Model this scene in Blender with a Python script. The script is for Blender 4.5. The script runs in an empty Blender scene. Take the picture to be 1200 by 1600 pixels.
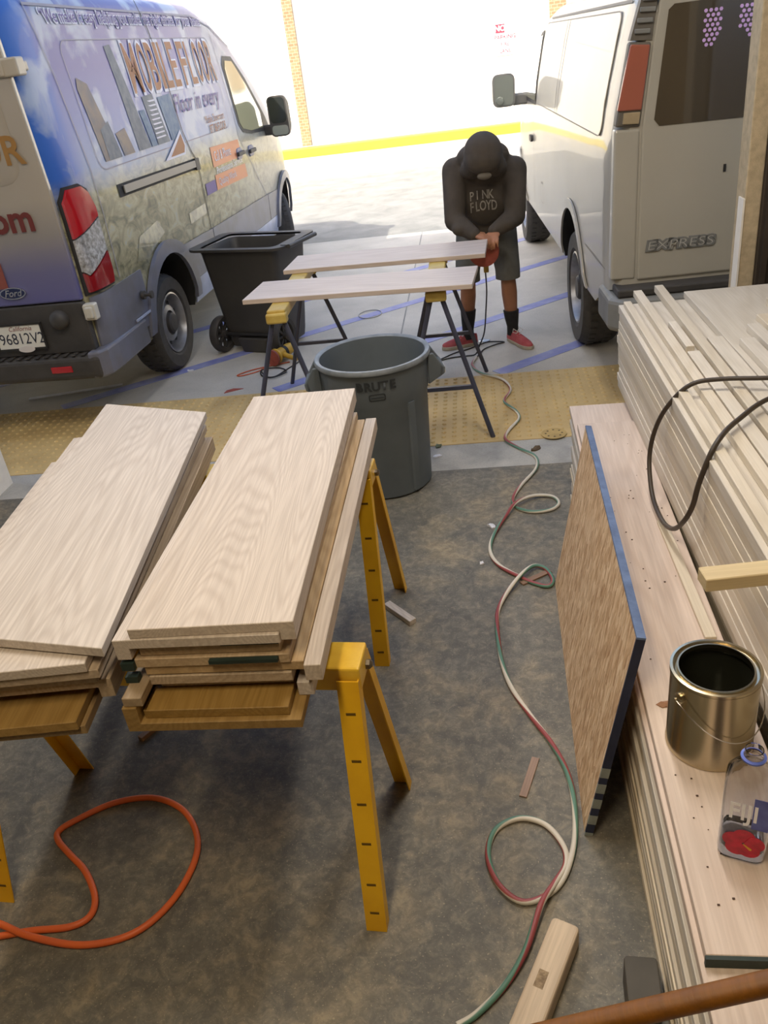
import bpy, bmesh, math, random
from mathutils import Vector, Matrix
random.seed(7)
sc = bpy.context.scene
col = sc.collection
R = math.radians

# ------------------------------------------------------------------ camera
RT = Vector((0.98984997, 0.08236425, -0.11581524))
UP = Vector((0.05957734, 0.49937432, 0.86433549))
FW = Vector((-0.1290255, 0.86246242, -0.48939861))
cam = bpy.data.cameras.new('camera')
cam.sensor_fit = 'VERTICAL'
cam.sensor_height = 36.0
cam.lens = 1278.8 / 1600 * 36.0
cam.clip_start = 0.02
camo = bpy.data.objects.new('camera', cam)
col.objects.link(camo)
camo.matrix_world = Matrix(((RT.x, UP.x, -FW.x, 0), (RT.y, UP.y, -FW.y, 0), (RT.z, UP.z, -FW.z, 1.976), (0, 0, 0, 1)))
sc.camera = camo

# ------------------------------------------------------------------ world, sun, exposure
SUN_EL, SUN_DIR = 42.0, Vector((0.45, 0.893, 0)).normalized()      # light travels away from the camera, to the right
w = bpy.data.worlds.new('world'); sc.world = w; w.use_nodes = True
nt = w.node_tree; nt.nodes.clear()
sky = nt.nodes.new('ShaderNodeTexSky'); sky.sky_type = 'NISHITA'
sky.sun_disc = False; sky.sun_elevation = R(SUN_EL)
sky.sun_rotation = math.atan2(-SUN_DIR.x, -SUN_DIR.y)
sky.air_density = 1.0; sky.dust_density = 4.0; sky.ozone_density = 1.0
bg = nt.nodes.new('ShaderNodeBackground'); bg.inputs['Strength'].default_value = 0.42
out = nt.nodes.new('ShaderNodeOutputWorld')
nt.links.new(sky.outputs[0], bg.inputs[0]); nt.links.new(bg.outputs[0], out.inputs[0])
sl = bpy.data.lights.new('sun', 'SUN'); sl.energy = 5.6; sl.angle = R(0.6); sl.color = (1.0, 0.94, 0.82)
so = bpy.data.objects.new('sun', sl); col.objects.link(so)
sv = Vector((SUN_DIR.x * math.cos(R(SUN_EL)), SUN_DIR.y * math.cos(R(SUN_EL)), -math.sin(R(SUN_EL))))
so.rotation_euler = sv.to_track_quat('-Z', 'Y').to_euler(); so.location = (-6, -12, 16)
vs = sc.view_settings
vs.view_transform = 'Standard'; vs.look = 'None'; vs.gamma = 1.0; vs.use_curve_mapping = False
vs.exposure = 0.42

# ------------------------------------------------------------------ helpers
def lin(c):
    return tuple((x / 255 / 12.92 if x / 255 <= 0.04045 else ((x / 255 + 0.055) / 1.055) ** 2.4) for x in c) + (1.0,)

def tag(o, label=None, cat=None, group=None, kind=None):
    if label: o['label'] = label
    if cat: o['category'] = cat
    if group: o['group'] = group
    if kind: o['kind'] = kind
    return o

def empty(name, loc, rz=0.0, label=None, cat=None, group=None):
    o = bpy.data.objects.new(name, None); col.objects.link(o)
    o.location = loc; o.rotation_euler = (0, 0, rz); o.empty_display_size = 0.1
    return tag(o, label, cat, group)

def ring_pts(n, r, z=0.0, ph=0.0):
    return [(r * math.cos(ph + 2 * math.pi * i / n), r * math.sin(ph + 2 * math.pi * i / n), z) for i in range(n)]

def frame(p, d, upv=(0, 0, 1)):
    """matrix with local z along d, at p"""
    d = Vector(d).normalized(); u = Vector(upv)
    if abs(d.dot(u)) > 0.99: u = Vector((1, 0, 0))
    x = u.cross(d).normalized(); y = d.cross(x)
    return Matrix(((x.x, y.x, d.x, p[0]), (x.y, y.y, d.y, p[1]), (x.z, y.z, d.z, p[2]), (0, 0, 0, 1)))

class MB:
    def __init__(s): s.v = []; s.f = []; s.mi = []; s.uv = {}
    def add(s, vs, fs, M=None, mi=0):
        b = len(s.v)
        s.v += [tuple(M @ Vector(p)) if M else tuple(p) for p in vs]
        s.f += [tuple(i + b for i in f) for f in fs]; s.mi += [mi] * len(fs)
        return s
    def box(s, c, d, M=None, mi=0, taper=None):
        x, y, z = [k / 2 for k in d]; t = taper or (1, 1)
        vs = [(c[0] + sx * x * (t[0] if sz > 0 else 1), c[1] + sy * y * (t[1] if sz > 0 else 1), c[2] + sz * z) for sz in (-1, 1) for sy in (-1, 1) for sx in (-1, 1)]
        return s.add(vs, [(0, 2, 3, 1), (4, 5, 7, 6), (0, 1, 5, 4), (2, 6, 7, 3), (0, 4, 6, 2), (1, 3, 7, 5)], M, mi)
    def mm(s, x0, x1, y0, y1, z0, z1, M=None, mi=0):
        return s.box(((x0 + x1) / 2, (y0 + y1) / 2, (z0 + z1) / 2), (abs(x1 - x0), abs(y1 - y0), abs(z1 - z0)), M, mi)
    def prism(s, poly, z0, z1, M=None, mi=0):
        n = len(poly)
        vs = [(p[0], p[1], z0) for p in poly] + [(p[0], p[1], z1) for p in poly]
        fs = [tuple(range(n - 1, -1, -1)), tuple(range(n, 2 * n))] + [(i, (i + 1) % n, n + (i + 1) % n, n + i) for i in range(n)]
        return s.add(vs, fs, M, mi)
    def loft(s, rings, cap=True, M=None, mi=0, closed=True):
        n = len(rings[0]); vs = [p for r in rings for p in r]; fs = []
        for k in range(len(rings) - 1):
            for i in range(n if closed else n - 1):
                j = (i + 1) % n
                fs.append((k * n + i, k * n + j, (k + 1) * n + j, (k + 1) * n + i))
        if cap:
            fs.append(tuple(range(n - 1, -1, -1))); fs.append(tuple(range((len(rings) - 1) * n, len(rings) * n)))
        return s.add(vs, fs, M, mi)
    def lathe(s, prof, n=24, M=None, mi=0, closed=False, cap=True):
        rings = [ring_pts(n, max(r, 1e-4), z) for r, z in prof]
        if closed: rings.append(rings[0])
        return s.loft(rings, cap and not closed, M, mi)
    def cyl(s, p, q, r, n=12, r2=None, mi=0):
        p = Vector(p); q = Vector(q); M = frame(p, q - p)
        return s.loft([ring_pts(n, r), ring_pts(n, r if r2 is None else r2, (q - p).length)], True, M, mi)
    def tube(s, pts, r, n=8, close=False, mi=0):
        P = [Vector(p) for p in pts]; rings = []; x = None; L = 0.0; base = len(s.v); Ls = []
        m = len(P)
        for i in range(m):
            a = P[(i - 1) % m] if (close or i > 0) else P[i]; b = P[(i + 1) % m] if (close or i < m - 1) else P[i]
            d = (b - a).normalized()
            if x is None:
                x = Vector((0, 0, 1)).cross(d)
                if x.length < 1e-3: x = Vector((1, 0, 0))
            x = (x - d * x.dot(d)).normalized(); y = d.cross(x)
            if i: L += (P[i] - P[i - 1]).length
            Ls.append(L)
            rr = r[i] if isinstance(r, (list, tuple)) else r
            rings.append([tuple(P[i] + (x * math.cos(2 * math.pi * k / n) + y * math.sin(2 * math.pi * k / n)) * rr) for k in range(n)])
        if close: rings.append(rings[0]); Ls.append(L + (P[0] - P[-1]).length)
        s.loft(rings, not close, None, mi)
        for k, ll in enumerate(Ls):
            for i in range(n): s.uv[base + k * n + i] = (ll, i / n)
        return s
    def build(s, name, mat=None, parent=None, loc=None, rz=0.0, smooth=None, bevel=0.0, seg=2, M=None):
        me = bpy.data.meshes.new(name)
        me.from_pydata(s.v, [], s.f)
        for m in (mat if isinstance(mat, (list, tuple)) else [mat]):
            if m: me.materials.append(m)
        if any(s.mi): me.polygons.foreach_set('material_index', s.mi)
        if s.uv:
            ul = me.uv_layers.new(name='UVMap')
            for lp in me.loops: ul.data[lp.index].uv = s.uv.get(lp.vertex_index, (0, 0))
        fix(me)
        return obj(name, me, parent, loc, rz, smooth, bevel, seg, M)

def fix(me):
    bm = bmesh.new(); bm.from_mesh(me); bmesh.ops.recalc_face_normals(bm, faces=bm.faces[:]); bm.to_mesh(me); bm.free()

def obj(name, me, parent=None, loc=None, rz=0.0, smooth=None, bevel=0.0, seg=2, M=None):
    if smooth:
        me.shade_smooth()
        if smooth < 180: me.set_sharp_from_angle(angle=R(smooth))
    o = bpy.data.objects.new(name, me); col.objects.link(o)
    if parent: o.parent = parent
    if M is not None: o.matrix_local = M
    else:
        if loc: o.location = loc
        if rz: o.rotation_euler = (0, 0, rz)
    if bevel:
        b = o.modifiers.new('bevel', 'BEVEL'); b.width = bevel; b.segments = seg; b.limit_method = 'ANGLE'; b.angle_limit = R(40)
    return o

def evalmesh(o, keep=False):
    dg = bpy.context.evaluated_depsgraph_get(); dg.update()
    me = bpy.data.meshes.new_from_object(o.evaluated_get(dg), depsgraph=dg)
    if not keep: bpy.data.objects.remove(o)
    return me

def smooth_path(pts, sub=6, close=False):
    P = [Vector(p) if len(p) == 3 else Vector((p[0], p[1], 0)) for p in pts]; n = len(P); o = []
    rng = range(n) if close else range(n - 1)
    for i in rng:
        p0 = P[(i - 1) % n] if (close or i > 0) else P[i]; p1 = P[i]; p2 = P[(i + 1) % n]
        p3 = P[(i + 2) % n] if (close or i < n - 2) else P[i + 1]
        for k in range(sub):
            t = k / sub
            o.append(0.5 * ((2 * p1) + (p2 - p0) * t + (2 * p0 - 5 * p1 + 4 * p2 - p3) * t * t + (3 * p1 - p0 - 3 * p2 + p3) * t ** 3))
    if not close: o.append(P[-1])
    return o

def text_me(s, size=1.0, bold=0.0, shear=0.0, extrude=0.0, align='CENTER', spacing=1.0):
    c = bpy.data.curves.new('t', 'FONT'); c.body = s; c.size = size; c.offset = bold; c.shear = shear
    c.extrude = extrude; c.align_x = align; c.align_y = 'CENTER'; c.space_character = spacing; c.resolution_u = 3
    o = bpy.data.objects.new('t', c); col.objects.link(o)
    me = evalmesh(o); bpy.data.curves.remove(c)
    return me

def text_obj(name, s, size, mat, parent, M, sx=1.0, sy=1.0, **k):
    me = text_me(s, size, **k); me.materials.clear(); me.materials.append(mat)
    me.transform(Matrix.Diagonal((sx, sy, 1, 1)))
    return obj(name, me, parent, M=M)

# ------------------------------------------------------------------ materials
class NT:
    def __init__(s, name):
        s.m = bpy.data.materials.new(name); s.m.use_nodes = True; s.t = s.m.node_tree; s.n = s.t.nodes; s.b = s.n['Principled BSDF']
    def node(s, t, **k):
        n = s.n.new(t)
        for a, b in k.items(): setattr(n, a, b)
        return n
    def link(s, a, b): s.t.links.new(a, b)
    def coords(s, scale=(1, 1, 1), kind='Object'):
        tc = s.node('ShaderNodeTexCoord'); mp = s.node('ShaderNodeMapping'); mp.inputs['Scale'].default_value = scale
        s.link(tc.outputs[kind], mp.inputs[0]); return mp.outputs[0]
    def noise(s, vec, scale, detail=4, rough=0.55, dist=0.0):
        n = s.node('ShaderNodeTexNoise'); n.inputs['Scale'].default_value = scale; n.inputs['Detail'].default_value = detail
        n.inputs['Roughness'].default_value = rough; n.inputs['Distortion'].default_value = dist
        s.link(vec, n.inputs['Vector']); return n.outputs['Fac']
    def math(s, op, a, b=None, c=None, clamp=False):
        n = s.node('ShaderNodeMath', operation=op); n.use_clamp = clamp
        for i, x in enumerate((a, b, c)):
            if x is None: continue
            if isinstance(x, (int, float)): n.inputs[i].default_value = x
            else: s.link(x, n.inputs[i])
        return n.outputs[0]
    def ramp(s, fac, stops):
        n = s.node('ShaderNodeValToRGB'); e = n.color_ramp.elements
        while len(e) < len(stops): e.new(0.5)
        for i, (p, c) in enumerate(stops):
            e[i].position = p; e[i].color = c if len(c) == 4 else tuple(c) + (1,)
        s.link(fac, n.inputs[0]); return n.outputs[0]
    def mix(s, fac, a, b, mode='MIX'):
        n = s.node('ShaderNodeMix', data_type='RGBA', blend_type=mode)
        for i, x in ((0, fac), (6, a), (7, b)):
            if isinstance(x, (int, float)): n.inputs[i].default_value = x
            elif isinstance(x, tuple): n.inputs[i].default_value = x
            else: s.link(x, n.inputs[i])
        return n.outputs[2]
    def set(s, colr=None, rough=None, metal=None, bump=None, bstr=0.2, bdist=0.01, coat=None, trans=None, ior=None, spec=None, emis=None, alpha=None):
        I = s.b.inputs
        for k, x in (('Base Color', colr), ('Roughness', rough), ('Metallic', metal), ('Coat Weight', coat), ('Transmission Weight', trans), ('IOR', ior), ('Specular IOR Level', spec), ('Alpha', alpha)):
            if x is None: continue
            if isinstance(x, (int, float, tuple)): I[k].default_value = x
            else: s.link(x, I[k])
        if coat is not None: I['Coat Roughness'].default_value = 0.04
        if bump is not None:
            b = s.node('ShaderNodeBump'); b.inputs['Strength'].default_value = bstr; b.inputs['Distance'].default_value = bdist
            s.link(bump, b.inputs['Height']); s.link(b.outputs[0], I['Normal'])
        if emis:
            I['Emission Color'].default_value = emis[0]; I['Emission Strength'].default_value = emis[1]
        return s.m

def plain(name, c, rough=0.6, metal=0.0, var=0.12, scale=6.0, bstr=0.05, coat=None, spec=None, c2=None):
    t = NT(name); v = t.coords()
    n = t.noise(v, scale, 5)
    base = lin(c); o = lin(c2) if c2 else tuple(x * (1 - var * 2.5) for x in base[:3]) + (1,)
    f = t.ramp(n, [(0.35, (0, 0, 0)), (0.7, (1, 1, 1))])
    k = t.mix(f, base, o) if c2 else t.mix(t.math('MULTIPLY', f, 1.0), base, o)
    n2 = t.noise(v, scale * 9, 3)
    return t.set(k, rough, metal, bump=n2, bstr=bstr, bdist=0.004, coat=coat, spec=spec)

def wood(name, light, dark, contrast=0.55, rings=26.0, pores=0.35, rough=0.55, axis='Y', tint=0.25):
    t = NT(name)
    tc = t.node('ShaderNodeTexCoord'); oi = t.node('ShaderNodeObjectInfo')
    mul = t.node('ShaderNodeVectorMath', operation='MULTIPLY_ADD')
    cmb = t.node('ShaderNodeCombineXYZ'); 
    for i, k in enumerate((13.0, 7.0, 29.0)): t.link(t.math('MULTIPLY', oi.outputs['Random'], k), cmb.inputs[i])
    t.link(tc.outputs['Object'], mul.inputs[0]); mul.inputs[1].default_value = (1, 1, 1); t.link(cmb.outputs[0], mul.inputs[2])
    def st(sx, sy, sz):
        m = t.node('ShaderNodeMapping'); m.inputs['Scale'].default_value = (sx, sy, sz) if axis == 'Y' else (sy, sx, sz); t.link(mul.outputs[0], m.inputs[0]); return m.outputs[0]
    n = t.noise(st(3.4, 0.42, 3.4), 1.0, 1.5, 0.45, 0.25)
    fine = t.noise(st(30, 1.2, 30), 1.0, 2)
    ph = t.math('ADD', t.math('MULTIPLY', n, rings * 6.28), t.math('MULTIPLY', fine, 3.0))
    s = t.math('MULTIPLY_ADD', t.math('SINE', ph), 0.5, 0.5)
    s = t.math('POWER', s, 1.6)
    pore = t.noise(st(160, 5, 160), 1.0, 2)
    pf = t.ramp(pore, [(0.40, (1, 1, 1)), (0.62, (0, 0, 0))])
    big = t.noise(st(5, 0.8, 5), 1.0, 2)
    c = t.mix(t.math('MULTIPLY', s, contrast), lin(light), lin(dark))
    c = t.mix(t.math('MULTIPLY', pf, pores), c, lin(tuple(x * 0.82 for x in dark)))
    c = t.mix(t.math('MULTIPLY', big, 0.35), c, lin(tuple(min(255, x * 1.06) for x in light)))
    hs = t.node('ShaderNodeHueSaturation'); t.link(c, hs.inputs['Color'])
    t.link(t.math('MULTIPLY_ADD', oi.outputs['Random'], tint, 1.0 - tint * 0.5), hs.inputs['Value'])
    t.link(t.math('MULTIPLY_ADD', t.math('FRACT', t.math('MULTIPLY', oi.outputs['Random'], 7.31)), 0.5, 0.75), hs.inputs['Saturation'])
    return t.set(hs.outputs[0], rough, bump=pf, bstr=0.08, bdist=0.002)

def flat(name, c, rough=0.5, metal=0.0, coat=None, spec=None):
    t = NT(name); return t.set(lin(c), rough, metal, coat=coat, spec=spec)
# ------------------------------------------------------------------ surface materials
def mk_floor():
    t = NT('garage_floor'); v = t.coords()
    a = t.noise(v, 2.2, 7, 0.65, 0.3); b = t.noise(v, 6.0, 8, 0.7, 0.5); c = t.noise(v, 60, 4)
    base = t.ramp(b, [(0.3, lin((92, 89, 82))), (0.55, lin((116, 112, 101))), (0.75, lin((138, 130, 112)))])
    dust = t.ramp(t.math('MULTIPLY', a, t.math('ADD', b, 0.35)), [(0.40, (0, 0, 0)), (0.62, (1, 1, 1))])
    k = t.mix(t.math('MULTIPLY', dust, 0.5), base, lin((166, 148, 114)))
    mid = t.noise(v, 26, 6, 0.75, 0.6)
    k = t.mix(t.math('MULTIPLY', t.ramp(mid, [(0.42, (1, 1, 1)), (0.56, (0, 0, 0))]), 0.45), k, lin((74, 72, 66)))
    k = t.mix(t.math('MULTIPLY', t.ramp(mid, [(0.54, (0, 0, 0)), (0.72, (1, 1, 1))]), 0.45), k, lin((164, 152, 126)))
    sp = t.ramp(t.noise(v, 160, 1), [(0.66, (0, 0, 0)), (0.72, (1, 1, 1))])
    k = t.mix(t.math('MULTIPLY', sp, 0.5), k, lin((176, 164, 136)))
    return t.set(k, 0.62, bump=t.math('ADD', c, b), bstr=0.25, bdist=0.004)
def mk_concrete(name, c1, c2, sc=2.0):
    t = NT(name); v = t.coords(); a = t.noise(v, sc, 7, 0.6, 0.5); b = t.noise(v, 90, 3)
    k = t.ramp(a, [(0.3, lin(c1)), (0.7, lin(c2))])
    k = t.mix(t.math('MULTIPLY', t.ramp(b, [(0.5, (0, 0, 0)), (0.7, (1, 1, 1))]), 0.25), k, lin(tuple(x * 0.75 for x in c1)))
    return t.set(k, 0.75, bump=b, bstr=0.2, bdist=0.003)
M_floor = mk_floor()
M_conc = mk_concrete('apron_concrete', (170, 165, 154), (196, 190, 178))
M_lip = mk_concrete('threshold_concrete', (150, 148, 142), (186, 182, 172), 4)
M_asph = mk_concrete('asphalt', (112, 112, 108), (140, 138, 132), 3)
M_gut = mk_concrete('gutter_concrete', (160, 156, 146), (186, 182, 172), 1.5)
M_tact = plain('tactile_yellow', (208, 180, 122), 0.7, c2=(184, 156, 104), scale=3, bstr=0.2)
M_blue = plain('blue_paint', (112, 118, 176), 0.6, c2=(140, 146, 184), scale=9)
M_yelp = plain('yellow_paint', (232, 206, 40), 0.6)
M_white = plain('white_stucco', (236, 230, 218), 0.85, var=0.03, scale=20, bstr=0.3)
M_stucco = plain('beige_stucco', (196, 178, 146), 0.9, scale=30, bstr=0.5, var=0.1)
M_brick = None
def mk_brick():
    t = NT('brick_strip'); v = t.coords((1, 1, 1))
    b = t.node('ShaderNodeTexBrick'); m = t.node('ShaderNodeMapping'); m.inputs['Rotation'].default_value = (R(90), 0, 0)
    t.link(v, m.inputs[0]); t.link(m.outputs[0], b.inputs['Vector']); b.inputs['Scale'].default_value = 4
    b.inputs['Color1'].default_value = lin((140, 114, 84)); b.inputs['Color2'].default_value = lin((122, 98, 72)); b.inputs['Mortar'].default_value = lin((170, 150, 120))
    return t.set(b.outputs[0], 0.85)
M_brick = mk_brick()
M_dkbrown = plain('dark_brown_metal', (58, 50, 42), 0.6)
M_inwall = plain('garage_plaster', (168, 144, 104), 0.85, scale=3)
M_ceil = plain('ceiling_paint', (206, 194, 168), 0.85, scale=2)

def struct(name, mb, mat, label=None, **k):
    o = mb.build(name, mat, **k); tag(o, label, None, None, 'structure'); return o

# ------------------------------------------------------------------ the setting
struct('floor', MB().mm(-5, 2.2, -4, 3.89, -0.3, 0.0), M_floor, 'stained dark concrete garage floor dusted with sawdust')
struct('trim_1', MB().mm(-9, 9, 3.89, 4.2, -0.3, 0.0), M_lip, 'pale concrete threshold strip at the garage opening')
ts = struct('floor_tactile', MB().mm(-9, 9, 4.2, 5.25, -0.3, 0.004), M_tact, 'dusty yellow tactile warning strip with raised domes')
mb = MB()
for i in range(-88, 40):
    for j in range(17):
        x, y = i * 0.0605, 4.245 + j * 0.0605
        if x < -5.2 or x > 2.2: continue
        mb.loft([ring_pts(7, 0.0145), ring_pts(7, 0.0105, 0.006), ring_pts(7, 0.0055, 0.0072)], True, Matrix.Translation((x, y, 0.004)))
tag(mb.build('dome', M_tact, ts, smooth=60), kind='stuff')
ap = struct('floor_apron', MB().mm(-14, 14, 5.25, 10.3, -0.3, 0.0), M_conc, 'pale concrete parking apron with blue hatch stripes')
d = Vector((math.cos(R(38)), math.sin(R(38)), 0))
for k, x1 in ((5.2, 1.3), (6.42, 2.4), (7.66, 2.4), (8.9, 0.9)):
    # stripe through (0,k): clipped to the apron
    a = -d * 0; mb = MB()
    s0 = (5.26 - k) / d.y if k > 5.26 else 0.07; s1 = min((10.29 - k) / d.y, x1 / d.x)
    s0 = max(s0, -4.6 / d.x)
    Mx = Matrix.Translation((0, k, 0)) @ Matrix.Rotation(R(38), 4, 'Z')
    mb.mm(s0 + 0.06, s1 - 0.06, -0.055, 0.055, 0.0, 0.0025, Mx)
    mb.build('painted_stripe', M_blue, ap)
for x in (-0.62,):
    MB().mm(x - 0.006, x + 0.006, 5.26, 10.29, 0.0, 0.0012).build('joint', M_asph, ap)
struct('floor_road', MB().mm(-40, 30, 10.3, 16.3, -0.3, -0.002), M_asph, 'sunlit grey asphalt of the alley behind the vans')
struct('floor_gutter', MB().mm(-40, 30, 16.3, 20.3, -0.3, -0.001), M_gut, 'bright sunlit concrete strip before the yellow curb')
struct('trim_curb', MB().mm(-40, 30, 20.3, 20.62, -0.3, 0.2), M_yelp, 'yellow painted curb along the white building', bevel=0.02)
struct('floor_walk', MB().mm(-40, 30, 20.62, 21.0, -0.3, 0.19), M_gut, 'narrow pavement behind the yellow curb')
struct('wall_far', MB().mm(-40, 30, 21.0, 21.4, -0.3, 6.5), M_white, 'sunlit white stucco wall of the building across the alley')
struct('trim_pilaster', MB().mm(-3.9, -3.68, 20.92, 21.0, 0.19, 6.5), M_brick, 'narrow brown brick strip running up the white wall')
struct('trim_pilaster_2', MB().mm(1.9, 2.25, 20.9, 21.0, 2.1, 6.5), M_brick, 'brown frame on the white wall above the right van')
struct('trim_conduit', MB().cyl((-5.3, 20.97, 0.9), (-5.3, 20.97, 2.7), 0.012), M_white)
struct('trim_joint', MB().mm(0.02, 0.04, 20.985, 21.0, 0.19, 1.3), M_gut)
struct('trim_band', MB().mm(-3.68, 4.0, 20.985, 21.0, 2.62, 2.66), M_white)
# garage shell
H0 = 3.3
struct('wall_front', MB().mm(-14, -2.80, 3.89, 4.1, 0, 6.1).mm(1.28, 14, 3.95, 4.1, 0, 6.1).mm(-2.80, 1.28, 3.89, 4.1, H0, 6.1), M_white, 'white front wall of the garage around the open door')
jm = struct('trim_jamb', MB().mm(1.19, 1.262, 3.93, 4.06, 0, H0), M_stucco, 'beige stucco door jamb behind the lumber stack', bevel=0.006)
MB().mm(1.184, 1.192, 3.925, 4.0, 0, 1.22).build('corner_guard', M_white, jm)
dl = struct('door_1', MB().mm(1.262, 1.95, 3.9, 3.95, 0, H0), M_dkbrown, 'dark brown ribbed metal panel right of the jamb')
for i in range(9): MB().mm(1.275 + i * 0.05, 1.3 + i * 0.05, 3.885, 3.9, 0, H0).build('rib', M_dkbrown, dl)
struct('wall_right', MB().mm(2.2, 2.4, -4, 3.9, 0, H0), M_inwall)
struct('wall_left', MB().mm(-5.2, -5.0, -4, 3.9, 0, H0), M_inwall)
struct('wall_back', MB().mm(-5.2, 2.4, -4.2, -4.0, 0, H0), M_inwall)
struct('ceiling', MB().mm(-14, 14, -4.2, 3.89, H0, H0 + 0.2), M_ceil)
# tube fixtures added out of view to brighten the interior, one tinted warm
M_tube = NT('fill_lamp_diffuser').set(lin((255, 250, 240)), 0.4, emis=((1.0, 0.93, 0.82, 1), 3.0))
M_lampw = flat('lamp_white', (230, 230, 226), 0.4)
for (x, y, pw, cl_) in ((-1.6, 2.5, 25, (1.0, 0.94, 0.88)), (0.3, 2.5, 27, (1.0, 0.94, 0.88)), (-0.5, 0.1, 32, (1.0, 0.82, 0.58))):
    e = empty('fill_light', (x, y, H0), 0, None, 'ceiling light', 'added fill lights')
    e['label'] = 'added unseen ceiling fill light over ' + ('the tread stacks' if (x, y) == (-1.6, 2.5) else 'the lumber stacks' if x > 0 else 'the garage floor behind the treads')
    MB().box((0, 0, -0.03), (0.22, 1.3, 0.06)).build('housing', M_lampw, e)
    MB().box((0, 0, -0.075), (0.17, 1.22, 0.03)).build('diffuser', M_tube, e)
    al = bpy.data.lights.new('fill_lamp', 'AREA'); al.shape = 'RECTANGLE'; al.size = 0.17; al.size_y = 1.22; al.energy = pw; al.color = cl_
    ao = bpy.data.objects.new('fill_lamp', al); col.objects.link(ao); ao.location = (0, 0, -0.095); ao.parent = e
# no parking sign
sg = empty('parking_sign', (0.93, 20.97, 1.85), 0, 'small white no parking fire lane sign on the white wall', 'sign')
M_sgn = flat('sign_white', (240, 236, 232), 0.4); M_red = flat('sign_red', (196, 40, 60), 0.5)
MB().box((0, 0, 0), (0.42, 0.02, 0.62)).build('plate', M_sgn, sg, bevel=0.004)
MB().box((-0.1, -0.012, 0.21), (0.2, 0.006, 0.17)).build('red_panel', M_red, sg)
Tm = lambda x, y, z: Matrix.Translation((x, y, z)) @ Matrix.Rotation(R(90), 4, 'X')
text_obj('lettering', 'NO', 0.15, M_sgn, sg, Tm(-0.1, -0.017, 0.21), bold=0.004)
text_obj('lettering', 'PARKING', 0.11, M_red, sg, Tm(0, -0.012, 0.04), bold=0.003)
text_obj('lettering', 'FIRE', 0.1, M_red, sg, Tm(0, -0.012, -0.1), bold=0.003)
text_obj('lettering', 'LANE', 0.1, M_red, sg, Tm(0, -0.012, -0.23), bold=0.003)
# ------------------------------------------------------------------ vans
def interp(tab, x):
    if x <= tab[0][0]: return tab[0][1]
    for (a, p), (b, q) in zip(tab, tab[1:]):
        if x <= b: return p + (q - p) * (x - a) / (b - a)
    return tab[-1][1]

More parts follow.
